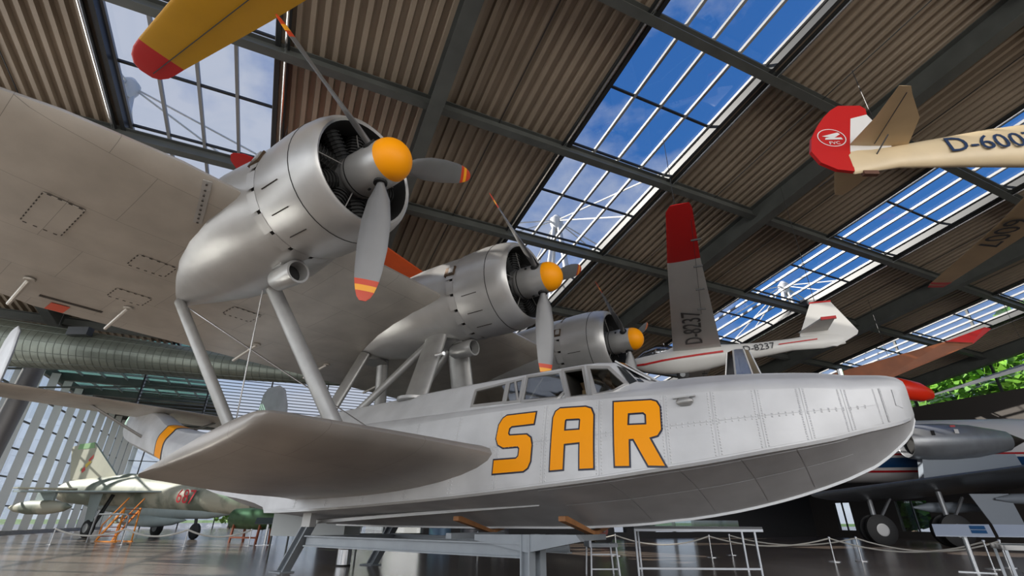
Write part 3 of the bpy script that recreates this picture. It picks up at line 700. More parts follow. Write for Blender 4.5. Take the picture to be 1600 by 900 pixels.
G().tube([V(-2.1, .55, 2.75), V(-1.85, .62, 2.72)], .035, 10).build('pipe_stub', CHROME, fb, 40)
# ---------------------------------------------------------------- tail
def tail_sec(b): return section(-14.6-.02*abs(b), -16.9+.06*abs(b), b, 3.28, 3.22, .26, .5, .5)
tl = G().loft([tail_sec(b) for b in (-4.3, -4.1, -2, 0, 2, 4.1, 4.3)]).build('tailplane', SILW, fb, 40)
for s in (1, -1):
    rr = []
    for z, le, te, th in ((2.75, -15.4, -16.2, .05), (2.9, -15.0, -16.7, .16), (3.3, -14.7, -17.0, .2), (4.2, -14.9, -17.1, .18), (4.9, -15.3, -17.0, .14), (5.15, -15.8, -16.7, .04)):
        rr.append([V(lerp(le, te, x), s*4.2 + y*th*sg, z) for sg, L in ((1, FO[::-1]), (-1, FO[1:-1])) for x, y in L])
    fin = G().loft(rr).build('tail_fin', SILV, fb, 40)
    strut(V(-15.6, s*1.9, 3.2), V(-15.3, s*.35, 2.4), .14, .08, 'tail_strut')
    G().bar(V(-16.3, s*4.28, 3.6), V(-16.3, s*4.42, 3.6), .3, .02).build('trim_arm', DARKFR, fin)

# ================================================================== trestle under the flying boat
TRS = mat('trestle_grey_steel', (.30, .33, .36), .3, .45, .08, 3)
tr = thing('support_trestle', 'grey steel trestle carrying the hull of the flying boat', 'stand', (.64, 7.76, 0), AL)
def chan(p, q, wd, ht, name, par, th=.02):
    p, q = Vector(p), Vector(q); d = (q-p).normalized(); u = Vector((0, 0, 1)) if abs(d.z) < .9 else Vector((1, 0, 0)); s = d.cross(u).normalized(); u = s.cross(d).normalized()
    pr = [(-wd/2, -ht/2), (wd/2, -ht/2), (wd/2, -ht/2+th), (th/2, -ht/2+th), (th/2, ht/2-th), (wd/2, ht/2-th), (wd/2, ht/2), (-wd/2, ht/2), (-wd/2, ht/2-th), (-th/2, ht/2-th), (-th/2, -ht/2+th), (-wd/2, -ht/2+th)]
    return G().loft([[c + s*a + u*b for a, b in pr] for c in (p, q)]).build(name, TRS, par)
for s in (1, -1):
    chan(V(-4.45, s*1.0, -.34), V(.12, 1.0 if s > 0 else -.2, -.34), .12, .17, 'side_beam', tr)
    chan(V(-4.42, s*1.0, -.04), V(-5.0, s*1.0, -.85), .16, .16, 'leg', tr); chan(V(.18, 1.0 if s > 0 else .74, -.16), V(.18, 1.0 if s > 0 else .74, -.85), .14, .14, 'leg', tr)
    G().box(tuple(V(-5.2, s*1.0+.14, -.85)), tuple(V(-4.85, s*1.0-.14, -.83))).build('foot_plate', TRS, tr)
    G().box(tuple(V(.05, (1.0 if s > 0 else .74)+.1, -.85)), tuple(V(.35, (1.0 if s > 0 else .74)-.1, -.83))).build('foot_plate', TRS, tr)
    G().box(tuple(V(-4.52, s*1.05+.06, -.12)), tuple(V(-4.28, s*1.05-.06, .10))).build('bracket', mat('pale_bracket', (.5, .5, .49), .2, .5), tr)
    if s > 0: g = G().prism([V(-.64, s*1.0+.05, -.17), V(.90, s*1.0+.05, -.15), V(.96, s*1.0+.05, -.22), V(.2, s*1.0+.05, -.36), V(-.64, s*1.0+.05, -.24)], (0, .1, 0)); g.build('wedge_beam', TRS, tr)
chan(V(-4.4, 1.0, -.34), V(-4.4, -1.0, -.34), .14, .16, 'cross_beam', tr); chan(V(.18, 1.0, -.24), V(.18, .1, -.24), .14, .14, 'cross_beam', tr)
WOOD = mat('chock_wood', (.36, .16, .06), 0, .6, .2, 9)
for a in (.56, -1.20):
    for s in (1, -1): G().prism([V(a, s*.05, -.17), V(a, s*.86, -.005), V(a, s*.86, .09) if False else V(a, s*.86, .05), V(a, s*.80, .055), V(a, s*.05, -.125)], (.10, 0, 0)).build('wooden_chock', WOOD, tr)
    G().bar(V(a+.05, 1.0, -.2), V(a+.05, -.3, -.2), .10, .07).build('cradle_bar', TRS, tr)

# ================================================================== gliders hanging from the roof
CABLE = mat('hanging_cable', (.05, .05, .05), .5, .4)
def loft_body(st, n=20, mk=None):
    """st rows: x, zc, ry, rz ; x along body"""
    return [[Vector((x, ry*math.cos(2*math.pi*k/n), zc + rz*math.sin(2*math.pi*k/n))) for k in range(n)] for x, zc, ry, rz in st]
def wing_rings(rows):
    """rows: y, le, te, z, thick"""
    out = []
    for y, le, te, z, th in rows: out.append([Vector((lerp(le, te, x), y, z + v*th*.62)) for x, v in FO[::-1]] + [Vector((lerp(le, te, x), y, z - v*th*.38)) for x, v in FO[1:-1]])
    return out
def hang(par, p, h=4.0): G().tube([p, Vector(p)+Vector((0, 0, h))], .008, 5).build('hanging_cable', CABLE, par)
WHT = mat('glider_white', (.72, .71, .68), 0, .32, .04, 2); REDP = mat('glider_red', (.55, .012, .012), 0, .35)
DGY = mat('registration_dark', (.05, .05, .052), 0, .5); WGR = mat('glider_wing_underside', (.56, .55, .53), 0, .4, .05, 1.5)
gl = thing('glider', 'white sailplane lettered D-8237 with red wing tips and red side stripe', 'glider', (5.1, 12.6, H), R(-20.9))
G().loft(loft_body([(-1.83, 4.06, .02, .03), (-1.72, 4.04, .10, .12), (-1.4, 4.02, .21, .25), (-.9, 4.02, .29, .36), (-.4, 4.02, .31, .40), (.2, 4.03, .28, .35), (.8, 4.06, .22, .26), (1.5, 4.08, .16, .20), (2.3, 4.14, .11, .16), (3.0, 4.16, .06, .20), (3.5, 4.19, .03, .16)])).build('fuselage', WHT, gl, 40)
cn = G().loft(loft_body([(-1.66, 4.12, .06, .05), (-1.4, 4.22, .18, .15), (-1.05, 4.27, .24, .23), (-.75, 4.28, .22, .22), (-.5, 4.26, .1, .1)])).build('canopy', glass('glider_canopy', (.25, .26, .27), .3, .03), gl, 40)
G().bar((-.80, -.22, 4.3), (-.84, -.05, 4.53), .02, .02).build('canopy_frame', WHT, gl)
for s in (-1, 1):
    wr_ = [(0, -.62, .64, 4.20, .17), (s*4.6, -.36, .27, 4.68, .09)]
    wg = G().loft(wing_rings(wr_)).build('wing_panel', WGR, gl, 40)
    G().loft(wing_rings([(s*4.6, -.36, .27, 4.68, .09), (s*6.15, -.24, .20, 4.86, .06), (s*6.3, -.16, .16, 4.88, .03)])).build('wing_tip', REDP, gl, 40)
    for k in range(4): G().bar((.12, s*(2.6+.9*k), 4.40+.1*k), (.30, s*(2.6+.9*k), 4.40+.1*k), .025, .03).build('aileron_fitting', DGY, gl)
    G().bar((.22-.02, s*2.3, 4.395), (.16, s*5.9, 4.78), .008, .012).build('aileron_gap', DGY, gl)
    G().loft([[Vector((x, s*.02 + (s*.9 if j else 0), z)) for x, z in ((2.55 + .35*j, 4.42), (3.2, 4.42), (3.2, 4.45), (2.55 + .35*j, 4.45))] for j in (0, 1)]).build('tailplane', WGR, gl)
    G().box((2.9, s*.9-.03, 4.40), (3.22, s*.9+.03, 4.47)).build('tailplane_tip', REDP, gl)
G().prism([(2.55, -.03, 4.36), (2.98, -.03, 5.2), (3.44, -.03, 5.18), (3.84, -.03, 4.32), (3.80, -.03, 4.24), (3.3, -.03, 3.98), (2.6, -.03, 4.1)], (0, .06, 0)).build('fin', WHT, gl)
G().bar((2.97, 0, 5.21), (3.45, 0, 5.19), .08, .04).build('fin_cap', REDP, gl)
g = G(); st_ = [(-1.80, -.03, 3.97), (-1.4, -.215, 3.93), (-.9, -.29, 3.97), (-.4, -.315, 4.0), (.2, -.29, 4.04), (.65, -.255, 4.07)]
for p, q in zip(st_[:-1], st_[1:]): g.bar(Vector(p), Vector(q), .02, .05)
tag(g.build('side_stripe', REDP, gl), 'thin red stripe along the side')
G().bar(Vector((2.0, -.145, 4.14)), Vector((2.9, -.08, 4.20)), .02, .025).build('side_stripe', REDP, gl)
text('D-8237', .25, (1.52, -.19, 4.10), (1, .06, .05), (0, .2, 1), DGY, gl, 'registration')
text('D-8237', .62, (-.02, -1.55, 4.32), (0, -1, .1), (-1, 0, 0), DGY, gl, 'registration', sx=1.0)
wh = G().lathe([(-.05, .13), (-.03, .16), (.03, .16), (.05, .13)], (-.45, 0, 3.60), 'y', 20).build('wheel', BLACK, gl, 40)
G().lathe([(-.055, .07), (.055, .07)], (-.45, 0, 3.60), 'y', 14).build('wheel_hub', GREY, wh)
for p in ((-.3, .1, 4.4), (3.1, 0, 5.2), (0, -3.5, 4.6)): hang(gl, p, 4.2-.3*abs(p[1])*0)

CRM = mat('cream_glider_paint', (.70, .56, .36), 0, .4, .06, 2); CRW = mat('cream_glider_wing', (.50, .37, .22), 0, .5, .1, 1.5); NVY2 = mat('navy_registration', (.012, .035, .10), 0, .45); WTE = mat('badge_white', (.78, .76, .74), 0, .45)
g6 = thing('glider', 'cream vintage glider lettered D-6007 with red rudder and round white badge', 'glider', (7.0, 6.9, H), 0)
G().loft(loft_body([(-.78, 5.98, .04, .28), (-.3, 6.03, .09, .24), (.1, 6.10, .11, .24), (.5, 6.15, .13, .28), (1.2, 6.24, .17, .34), (2.0, 6.33, .22, .42), (3.0, 6.42, .27, .50), (4.5, 6.45, .32, .58), (6.0, 6.35, .30, .52), (6.9, 6.28, .18, .30), (7.2, 6.25, .02, .05)])).build('fuselage', CRM, g6, 40)
rud = [(-.80, 7.24), (-.62, 7.36), (-.18, 7.37), (-.10, 7.28), (-.12, 7.14), (-.47, 7.03), (-.60, 6.62), (-.72, 6.25), (-.78, 5.74), (-1.08, 5.78), (-1.34, 5.94), (-1.45, 6.20), (-1.36, 6.52), (-1.15, 6.85), (-.98, 7.06)]
ru = G().prism([(x, -.035, z) for x, z in rud], (0, .07, 0)).build('rudder', REDP, g6)
G().prism([(x, -.03, z) for x, z in [(-.47, 7.03), (-.12, 7.14), (-.02, 6.9), (.1, 6.3), (-.72, 6.2), (-.60, 6.62)]], (0, .06, 0)).build('fin', WTE, g6)
g = G(); n = 28
ri = [[Vector((-.98+.27*math.cos(2*math.pi*k/n)*f_, -.042, 6.53+.215*math.sin(2*math.pi*k/n)*f_)) for k in range(n)] for f_ in (1, .93)]
g.add(ri[0]+ri[1], [(k, (k+1) % n, n+(k+1) % n, n+k) for k in range(n)]); g.build('badge_ring', WTE, ru)
G().prism([(x, -.044, z) for x, z in [(-1.16, 6.56), (-.84, 6.66), (-.80, 6.62), (-.93, 6.53), (-.80, 6.54), (-.78, 6.49), (-1.12, 6.48), (-1.10, 6.52), (-1.02, 6.54)]], (0, .004, 0)).build('badge_bird', WTE, ru)
text('FVC', .10, (-.96, -.043, 6.40), (1, 0, .05), (0, 0, 1), WTE, ru, 'badge_lettering', .002, 1.2)
for s, L in ((-1, [(0, -.70, .42, 6.36, .07), (-.7, -.66, .12, 6.38, .06), (-1.2, -.70, -.38, 6.40, .04), (-1.36, -.72, -.52, 6.40, .02)]), (1, [(0, -.70, .42, 6.36, .07), (.7, -.55, .2, 6.30, .06), (1.2, -.25, .1, 6.27, .04), (1.35, -.15, .02, 6.26, .02)])):
    st2 = G().loft(wing_rings(L)).build('tailplane', CRW, g6, 40)
    G().bar((-.28, s*.1, 6.33), (-.52, s*1.25, 6.37), .012, .012).build('elevator_gap', DGY, g6)
G().tube([(-.32, -.02, 6.05), (-.20, -.35, 6.33)], .012, 6).build('tailplane_strut', DGY, g6)
G().box((-.62, -.04, 5.68), (-.35, .04, 5.76)).build('tail_skid', mat('skid_brown', (.12, .05, .03), 0, .6), g6)
text('D-6007', .50, (1.80, -.222, 6.28), (1, -.06, .055), (0, .1, 1), NVY2, g6, 'registration', sx=1.1)
wgn = wing_rings([(-6.3, 5.9, 6.43, 6.75, .05), (-3, 4.95, 6.05, 6.7, .12), (0, 3.9, 5.3, 6.65, .2), (3, 4.95, 6.05, 6.62, .12), (6.3, 5.86, 6.43, 6.6, .05)])
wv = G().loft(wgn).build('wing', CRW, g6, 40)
G().loft(wing_rings([(6.1, 5.79, 6.42, 6.6, .062), (6.45, 5.95, 6.43, 6.6, .03)])).build('wing_tip', REDP, wv, 40)
text('6007', .75, (5.3, 3.3, 6.545), (.25, 1, -.01), (1, -.25, 0), DGY, wv, 'registration', sx=.95)
for p in ((0, 0, 6.4), (4.5, 0, 7.0)): hang(g6, p, 2.0)

YEL = mat('yellow_wing_paint', (.58, .29, .004), 0, .4, .04, 2)
yw = thing('aircraft_wing', 'yellow wing with rounded red tip hanging over the near engine', 'wing', (-5.3, 4.95, H+6.2), math.atan2(-.52, .85))
# local x along the span inboard, y chordwise
def yring(x, y0, y1, th): return [Vector((x, lerp(y0, y1, t), v*th*.6)) for t, v in FO[::-1]] + [Vector((x, lerp(y0, y1, t), -v*th*.4)) for t, v in FO[1:-1]]
G().loft([yring(.10, -.33, .30, .07), yring(2, -.43, .50, .12), (yring(6.2, -.6, .85, .2))]).build('wing_panel', YEL, yw, 40)
G().loft([yring(-.48, -.06, .12, .015), yring(-.42, -.17, .2, .03), yring(-.28, -.26, .26, .045), yring(-.1, -.31, .285, .06), yring(.10, -.33, .30, .07)]).build('wing_tip', REDP, yw, 40)
G().bar((-.35, .08, -.025), (6, .25, -.075), .012, .01).build('aileron_gap', DGY, yw)
for p in ((1, 0, .03), (5, .1, .05)): hang(yw, p, 2.6)

ORP = mat('orange_red_paint', (.75, .10, .015), 0, .4, .05)
ow = thing('aircraft_wing', 'orange-red wing half hidden behind the near engine cowling', 'wing', (-5.85, 7.75, H+6.85), math.atan2(5.3, 2.6))
G().loft([yring(0, -.05, .05, .02), yring(.12, -.22, .22, .05), yring(.4, -.36, .38, .07), yring(.9, -.42, .42, .08)]).build('wing_tip', REDP, ow, 40)
G().loft([yring(.9, -.42, .42, .08), yring(6.3, -.5, .5, .14)]).build('wing_panel', ORP, ow, 40)
for p in ((1, 0, .03), (5, 0, .05)): hang(ow, p, 1.6)

og = thing('glider', 'orange glider with bright red nose hanging beyond the bow', 'glider', (15.2, 17.8, H), 0)
G().loft(loft_body([(-2.5, 4.9, .1, .1), (-1.5, 4.75, .2, .25), (-.6, 4.55, .34, .4), (.1, 4.42, .32, .36), (.5, 4.34, .18, .2), (.62, 4.3, .02, .03)])).build('nose', mat('bright_red_paint', (.8, .03, .006), 0, .3), og, 40)
G().loft([[Vector((x, y, z)) for x, y, z in ((-3.3, .5, 4.95), (-1.3, -.2, 4.75), (-1.3, -.2, 4.82), (-3.3, .5, 5.05))], [Vector((x, y, z)) for x, y, z in ((.9, -1.0, 6.0), (1.7, -1.2, 5.9), (1.7, -1.2, 5.96), (.9, -1.0, 6.06))]]).build('wing', mat('orange_fabric', (.28, .075, .018), 0, .5, .2, 2), og)
G().loft([[Vector((x, y, z)) for x, y, z in ((.9, -1.0, 6.0), (1.7, -1.2, 5.9), (1.7, -1.2, 5.96), (.9, -1.0, 6.06))], [Vector((x, y, z)) for x, y, z in ((2.3, -1.3, 6.5), (2.5, -1.3, 6.45), (2.5, -1.3, 6.48), (2.3, -1.3, 6.53))]]).build('wing_tip', REDP, og)
hang(og, (-.6, 0, 4.9), 3.3)
gb = thing('aircraft_wing', 'slender grey wing slanting across the tree-lined windows', 'wing', (15.75, 17.9, H+4.27), 0)
G().loft([[Vector((0, -.1, 0)), Vector((0, .1, 0)), Vector((0, .1, .06)), Vector((0, -.1, .06))], [Vector((4.2, -.9, 1.1)), Vector((4.2, -.1, 1.2)), Vector((4.2, -.1, 1.34)), Vector((4.2, -.9, 1.26))], [Vector((7, -1.4, 1.9)), Vector((7, -.2, 2.0)), Vector((7, -.2, 2.2)), Vector((7, -1.4, 2.1))]]).build('wing_panel', GREY, gb)
hang(gb, (4, -.4, 1.2), 3.0)
# ribbed silver-green duct under the roof at the left
dc = thing('ventilation_duct', 'ribbed green-grey metal duct running below the near wing', 'duct', (-13.2, 16, H+5.1), math.atan2(0, 1))
DUM = mat('duct_metal', (.15, .165, .135), .5, .42, .2, 2)
G().tube([Vector((-5.6, 0, .53)), Vector((9.8, 0, -1.02))], .86, 28, .14).build('duct_body', DUM, dc, 50)
for k in range(60):
    t = k/59; x = lerp(-5.5, 9.6, t); z = .53-1.55*(x+5.6)/15.4; r = .86-.72*(x+5.6)/15.4 + .006
    G().tube([Vector((x-.012, 0, z)), Vector((x+.012, 0, z))], r, 28).build('rib', mat('duct_rib', (.10, .11, .09), .4, .5), dc)
for k in range(12):
    a_ = math.pi*2*k/12; G().bar(Vector((-5.55, .862*math.cos(a_), .53+.862*math.sin(a_))), Vector((9.7, .145*math.cos(a_), -1.01+.145*math.sin(a_))), .015, .015).build('seam', mat('duct_rib', (.10, .11, .09)), dc)
G().box((-1.8, -.85, .45), (-1.1, -.6, .72)).build('vent_grille', DARKFR, dc)
hang(dc, (-3, 0, .8), 2.2); hang(dc, (3, 0, .3), 2.2)
for s in (1, -1):                                            # spray strip below the chine
    pts = [V(-4.7, s*.84, -.045), V(-2.0, s*.84, .085), V(.25, s*.80, .175)]; g = G()
    g.loft([[p + Vector((0, -s*.02, -.035*k_)), p + Vector((0, s*.05, -.035*k_)), p + Vector((0, s*.05, .04)), p + Vector((0, -s*.02, .02))] for p, k_ in zip(pts, (1, .7, .05))]).build('spray_strip', SILN, hull)

# ================================================================== jet fighter in the far bay
CAM1 = mat('fighter_camouflage', (.46, .44, .34), 0, .6, 0, .55, 0, (.17, .19, .14)); CAM2 = mat('fighter_fin_camouflage', (.50, .48, .38), 0, .6, .08, .8); PALE = mat('fighter_pale_blue', (.36, .43, .43), 0, .55, .06)
mg = thing('jet_fighter', 'camouflaged jet fighter with red number 687 standing by the glass wall', 'aircraft', (-19.4, 26.9, 0), R(-24.8))
G().loft([[Vector((x, ry*math.cos(2*math.pi*k/24), zc+rz*math.sin(2*math.pi*k/24))) for k in range(24)] for x, zc, ry, rz in ((-6.6, 2.2, .50, .50), (-6.0, 2.2, .60, .60), (-3, 2.15, .70, .74), (0, 2.05, .72, .78), (3, 1.85, .68, .74), (5.5, 1.70, .62, .64), (7.8, 1.58, .56, .56), (9.2, 1.50, .50, .50))]).build('fuselage', CAM1, mg, 40)
G().loft([[Vector((x, ry*math.cos(2*math.pi*k/16), zc+rz*math.sin(2*math.pi*k/16))) for k in range(16)] for x, zc, ry, rz in ((-4, 2.7, .12, .12), (-1, 2.75, .25, .25), (3, 2.5, .28, .26), (4.2, 2.4, .34, .34), (5.2, 2.25, .2, .2))]).build('spine', CAM1, mg, 40)
G().loft([[Vector((x, r*math.cos(2*math.pi*k/18), 1.5+r*math.sin(2*math.pi*k/18))) for k in range(18)] for x, r in ((9.0, .38), (9.6, .2), (10.2, .02))]).build('nose_cone', mat('nose_cone_green', (.10, .16, .10), 0, .5), mg, 40)
G().loft([[Vector((x, ry*math.cos(2*math.pi*k/18), zc+ry*.9*math.sin(2*math.pi*k/18))) for k in range(18)] for x, zc, ry in ((-4, 1.55, .15), (-2, 1.45, .32), (3, 1.2, .42), (6, 1.15, .35), (8.4, 1.2, .1))]).build('belly_fairing', PALE, mg, 40)
fi = G().prism([(-6.5, -.05, 2.8), (-7.6, -.05, 4.55), (-7.5, -.05, 4.72), (-5.35, -.05, 4.78), (-2.0, -.05, 2.85)], (0, .10, 0)).build('tail_fin', CAM2, mg)
G().prism([(-6.9, -.065, 4.5), (-6.9, -.065, 4.80), (-5.4, -.065, 4.82), (-5.15, -.065, 4.5)], (0, .13, 0)).build('fin_tip', mat('fin_tip_green', (.28, .50, .22), 0, .5), fi)
for i, (c, x0) in enumerate((((.02, .02, .02), 0), ((.6, .05, .05), .16), ((.75, .5, .06), .32))): pass
EM = [mat('emblem_red', (.7, .06, .05), 0, .5), mat('emblem_yellow', (.8, .55, .08), 0, .5), mat('emblem_green', (.1, .35, .15), 0, .5)]
for pl, c in (([(-5.35, 3.85), (-5.0, 4.15), (-4.95, 3.95), (-5.2, 3.75)], 0), ([(-5.5, 3.6), (-5.2, 3.8), (-4.95, 3.75), (-5.3, 3.4)], 1), ([(-5.7, 3.35), (-5.5, 3.5), (-5.3, 3.3), (-5.55, 3.15)], 0), ([(-5.85, 3.4), (-5.72, 3.46), (-5.68, 3.3), (-5.8, 3.25)], 2)):
    G().prism([(x, -.06, z) for x, z in pl], (0, -.004, 0)).build('emblem_patch', EM[c], fi)
for s in (-1, 1):
    G().loft([[Vector((x, s*y, z)) for x, z in ((x0, 2.0-.02*y), (x1, 2.0-.02*y), (x1, 2.06-.02*y), (x0, 2.08-.02*y))] for y, x0, x1 in ((.5, -2.4, 3.4), (4.0, -2.4, -1.6))]).build('wing', PALE, mg)
    G().loft([[Vector((x, s*y, z)) for x, z in ((x0, 2.25), (x1, 2.25), (x1, 2.31), (x0, 2.31))] for y, x0, x1 in ((.5, -6.2, -4.0), (2.3, -7.2, -6.3))]).build('tailplane', CAM2, mg)
    tk = G().loft([[Vector((x, s*2.9+r*math.cos(2*math.pi*k/16), 1.30+r*math.sin(2*math.pi*k/16))) for k in range(16)] for x, r in ((-5.0, .02), (-4.2, .2), (-3.0, .31), (-1.2, .31), (0, .2), (.7, .02))]).build('drop_tank', CAM1, mg, 40)
    G().box((-2.6, s*2.9-.05, 1.55), (-1.0, s*2.9+.05, 1.99)).build('pylon', PALE, mg)
    G().tube([(0, s*1.0, 1.9), (0, s*1.45, .45)], .09, 10).build('main_gear_leg', DARKFR, mg)
    wl_ = G().lathe([(-.12, .30), (-.08, .42), (.08, .42), (.12, .30)], (0, s*1.6, .42), 'y', 24).build('main_wheel', BLACK, mg, 40)
    G().lathe([(-.13, .2), (.13, .2)], (0, s*1.6, .42), 'y', 16).build('wheel_hub', GREY, wl_)
    G().prism([(-.5, s*1.75, 1.9), (.5, s*1.75, 1.9), (.35, s*1.7, .7), (-.3, s*1.7, .7)], (0, .03, 0)).build('gear_door', PALE, mg)
G().loft([[Vector((x, .3*0+r*math.cos(2*math.pi*k/16), .78+r*math.sin(2*math.pi*k/16))) for k in range(16)] for x, r in ((-1.2, .02), (0, .27), (2.2, .32), (3.6, .22), (4.6, .02))]).build('belly_tank', PALE, mg, 40)
G().box((.6, -.05, 1.0), (1.6, .05, 1.35)).build('pylon', PALE, mg)
G().tube([(5.2, 0, 1.3), (5.4, 0, .35)], .07, 10).build('nose_gear_leg', DARKFR, mg); G().lathe([(-.1, .22), (-.06, .33), (.06, .33), (.1, .22)], (5.4, 0, .33), 'y', 20).build('nose_wheel', BLACK, mg, 40)
text('687', .85, (5.15, -.70, 1.74), (1, .03, -.06), (0, 0, 1), mat('number_red', (.75, .03, .04), 0, .5), mg, 'number')
# orange boarding steps and a white hoop barrier beside the fighter
ORS = mat('orange_steps_paint', (.80, .26, .01), 0, .45)
stp = thing('boarding_steps', 'orange metal boarding steps beside the fighter', 'steps', (-15.75, 21.5, 0), R(-25)); stp.scale = (.66, .66, .66)
for s in (-.45, .45):
    G().bar((-1.0, s, .1), (.9, s, 1.85), .06, .12).build('stringer', ORS, stp); G().bar((.95, s, 0), (.85, s, 1.75), .06, .06).build('leg', ORS, stp)
    G().bar((-.9, s, .9), (.95, s, 2.4), .05, .05).build('handrail', ORS, stp); G().bar((-.9, s, .2), (-.9, s, .9), .05, .05).build('handrail_post', ORS, stp); G().bar((-1.1, s, .04), (1.1, s, .04), .06, .06).build('base_rail', ORS, stp)
for k in range(7): G().box((-.9+.27*k, -.45, .28+.245*k), (-.62+.27*k, .45, .32+.245*k)).build('tread', mat('orange_tread', (.35, .08, .012), 0, .6), stp)
hb = thing('hoop_barrier', 'white tubular hoop barrier in front of the orange steps', 'barrier', (-15.0, 20.0, 0), R(-10))
G().tube([(-.75, 0, 0), (-.72, 0, .9), (-.62, 0, .98), (.62, 0, .98), (.72, 0, .9), (.75, 0, 0)], .03, 8).build('hoop', WHITEM, hb, 40)
for s in (-.75, .75): G().box((s-.3, -.06, 0), (s+.3, .06, .02)).build('foot', STEEL, hb)

# ================================================================== white jet airliner at the right
WJ = mat('airliner_white', (.62, .60, .60), 0, .35); BLUE = mat('airliner_blue', (.008, .045, .13), 0, .35); JR = mat('airliner_red', (.42, .01, .015), 0, .35); DKG = mat('airliner_dark_metal', (.30, .31, .33), .5, .35, .12, 2); WDK = mat('airliner_wing_grey', (.10, .115, .135), .3, .4, .1)
aj = thing('jet_airliner', 'white jet airliner with blue and red stripes and grey overwing engine', 'aircraft', (19, 21.5, 0), R(-8))
G().loft([[Vector((x, 2.6+ry*math.cos(2*math.pi*k/32), zc+ry*math.sin(2*math.pi*k/32))) for k in range(32)] for x, zc, ry in ((-8.5, 3.5, .1), (-8, 3.6, .55), (-6.5, 3.8, 1.15), (-4.5, 3.95, 1.40), (4.6, 3.95, 1.42), (6.6, 4.2, 1.05), (7.8, 4.5, .4))]).build('fuselage', WJ, aj, 40)
def jstripe(z0, z1, mt, nm):
    a0, a1 = [math.asin(max(-1, min(1, (z-3.95)/1.43))) for z in (z0, z1)]; vs = []
    for x in (-4.5, 4.6):
        for k in range(4): a = lerp(a0, a1, k/3); vs.append((x, 2.6-1.432*math.cos(a), 3.95+1.432*math.sin(a)))
    G().add(vs, [(k, k+1, 4+k+1, 4+k) for k in range(3)]).build(nm, mt, aj)
jstripe(3.12, 3.52, BLUE, 'blue_stripe'); jstripe(3.62, 3.70, JR, 'red_stripe'); jstripe(2.92, 3.0, JR, 'red_stripe')
G().prism([(6.3, 2.55, 4.9), (7.0, 2.55, 7.0), (7.7, 2.55, 7.0), (7.7, 2.55, 4.7)], (0, .12, 0)).build('tail_fin', WJ, aj)
nc = G().lathe([(-1.45, .52), (-1.62, .58), (-1.66, .64), (-1.55, .70), (-1.0, .76), (0, .76), (1.0, .68), (1.9, .50), (2.35, .40)], (0, .2, 4.05), 'x', 32, False).build('engine_nacelle', DKG, aj, 40)
G().lathe([(-1.3, .6), (-1.28, .02)], (0, .2, 4.05), 'x', 24).build('fan_face', ENGD, nc); G().lathe([(2.2, .39), (2.4, .34), (3.1, .02)], (0, .2, 4.05), 'x', 24).build('exhaust_cone', mat('burnt_metal', (.05, .04, .035), .5, .4), nc, 40)
G().box((-.02, -.56, 4.28), (.14, -.55, 4.46)).build('placard', WJ, nc); G().box((-.1, -.53, 4.55), (.1, -.52, 4.63)).build('placard', JR, nc); G().box((-.95, -.56, 4.22), (-.8, -.55, 4.42)).build('placard', ENGD, nc)
G().prism([(-1.2, .1, 3.5), (2.4, .1, 3.5), (2.6, .1, 2.3), (-1.5, .1, 2.3)], (0, .35, 0)).build('engine_pylon', mat('pylon_grey', (.20, .23, .27), .1, .4), aj)
LEl, LEr, TEl, TEr = Vector((-6.6, -1.1, 1.85)), Vector((1.5, -3.4, 2.9)), Vector((-2.0, 2.4, 1.75)), Vector((4.0, .3, 2.35))
def wsec(a, b, th):
    n = 14; out = []
    for t, v in FO[::-1]: out.append(a.lerp(b, t) + Vector((0, 0, v*th*.7)))
    for t, v in FO[1:-1]: out.append(a.lerp(b, t) - Vector((0, 0, v*th*.5)))
    return out
G().loft([wsec(LEl, TEl, .55), wsec(LEl.lerp(LEr, .5), TEl.lerp(TEr, .5), .5), wsec(LEr, TEr, .45), wsec(LEr+Vector((5, -1.6, .6)), TEr+Vector((4, -2.2, .5)), .3)]).build('wing', WDK, aj, 40)
for x, y, z, ln in ((-2.4, -.2, 1.42, 3.4), (.2, -1.0, 1.72, 3.6), (3.6, -1.6, 2.1, 3.4)): G().loft([[Vector((x+t*ln, y+.55*t*ln*.35+r*math.cos(2*math.pi*k/12), z+r*1.1*math.sin(2*math.pi*k/12))) for k in range(12)] for t, r in ((0, .03), (.2, .17), (.5, .2), (.8, .13), (1, .03))]).build('flap_fairing', mat('fairing_grey', (.22, .25, .29), .1, .45), aj, 40)
for x, y in ((-3.6, .6), (-1.5, -.6)):
    G().tube([(x, y, .55), (x+.1, y+.2, 2.0)], .1, 10).build('gear_leg', DKG, aj); G().bar((x, y, .7), (x+1.0, y+.3, 1.8), .08, .08).build('gear_strut', DKG, aj)
    for dy in (-.28, .28):
        wj = G().lathe([(-.14, .40), (-.09, .58), (.09, .58), (.14, .40)], (x, y+dy, .58), 'y', 28).build('wheel', BLACK, aj, 40)
        G().lathe([(-.145, .24), (-.15, .2), (.15, .2), (.145, .24)], (x, y+dy, .58), 'y', 20).build('wheel_hub', mat('hub_light_grey', (.42, .42, .42), .3, .4), wj)
    if x > -2: G().prism([(x+.9, y-.3, 1.9), (x+2.3, y-.3, 1.9), (x+2.4, y-.35, .75), (x+1.3, y-.35, .75)], (0, .03, 0)).build('gear_door', mat('fairing_grey', (.22, .25, .29)), aj)

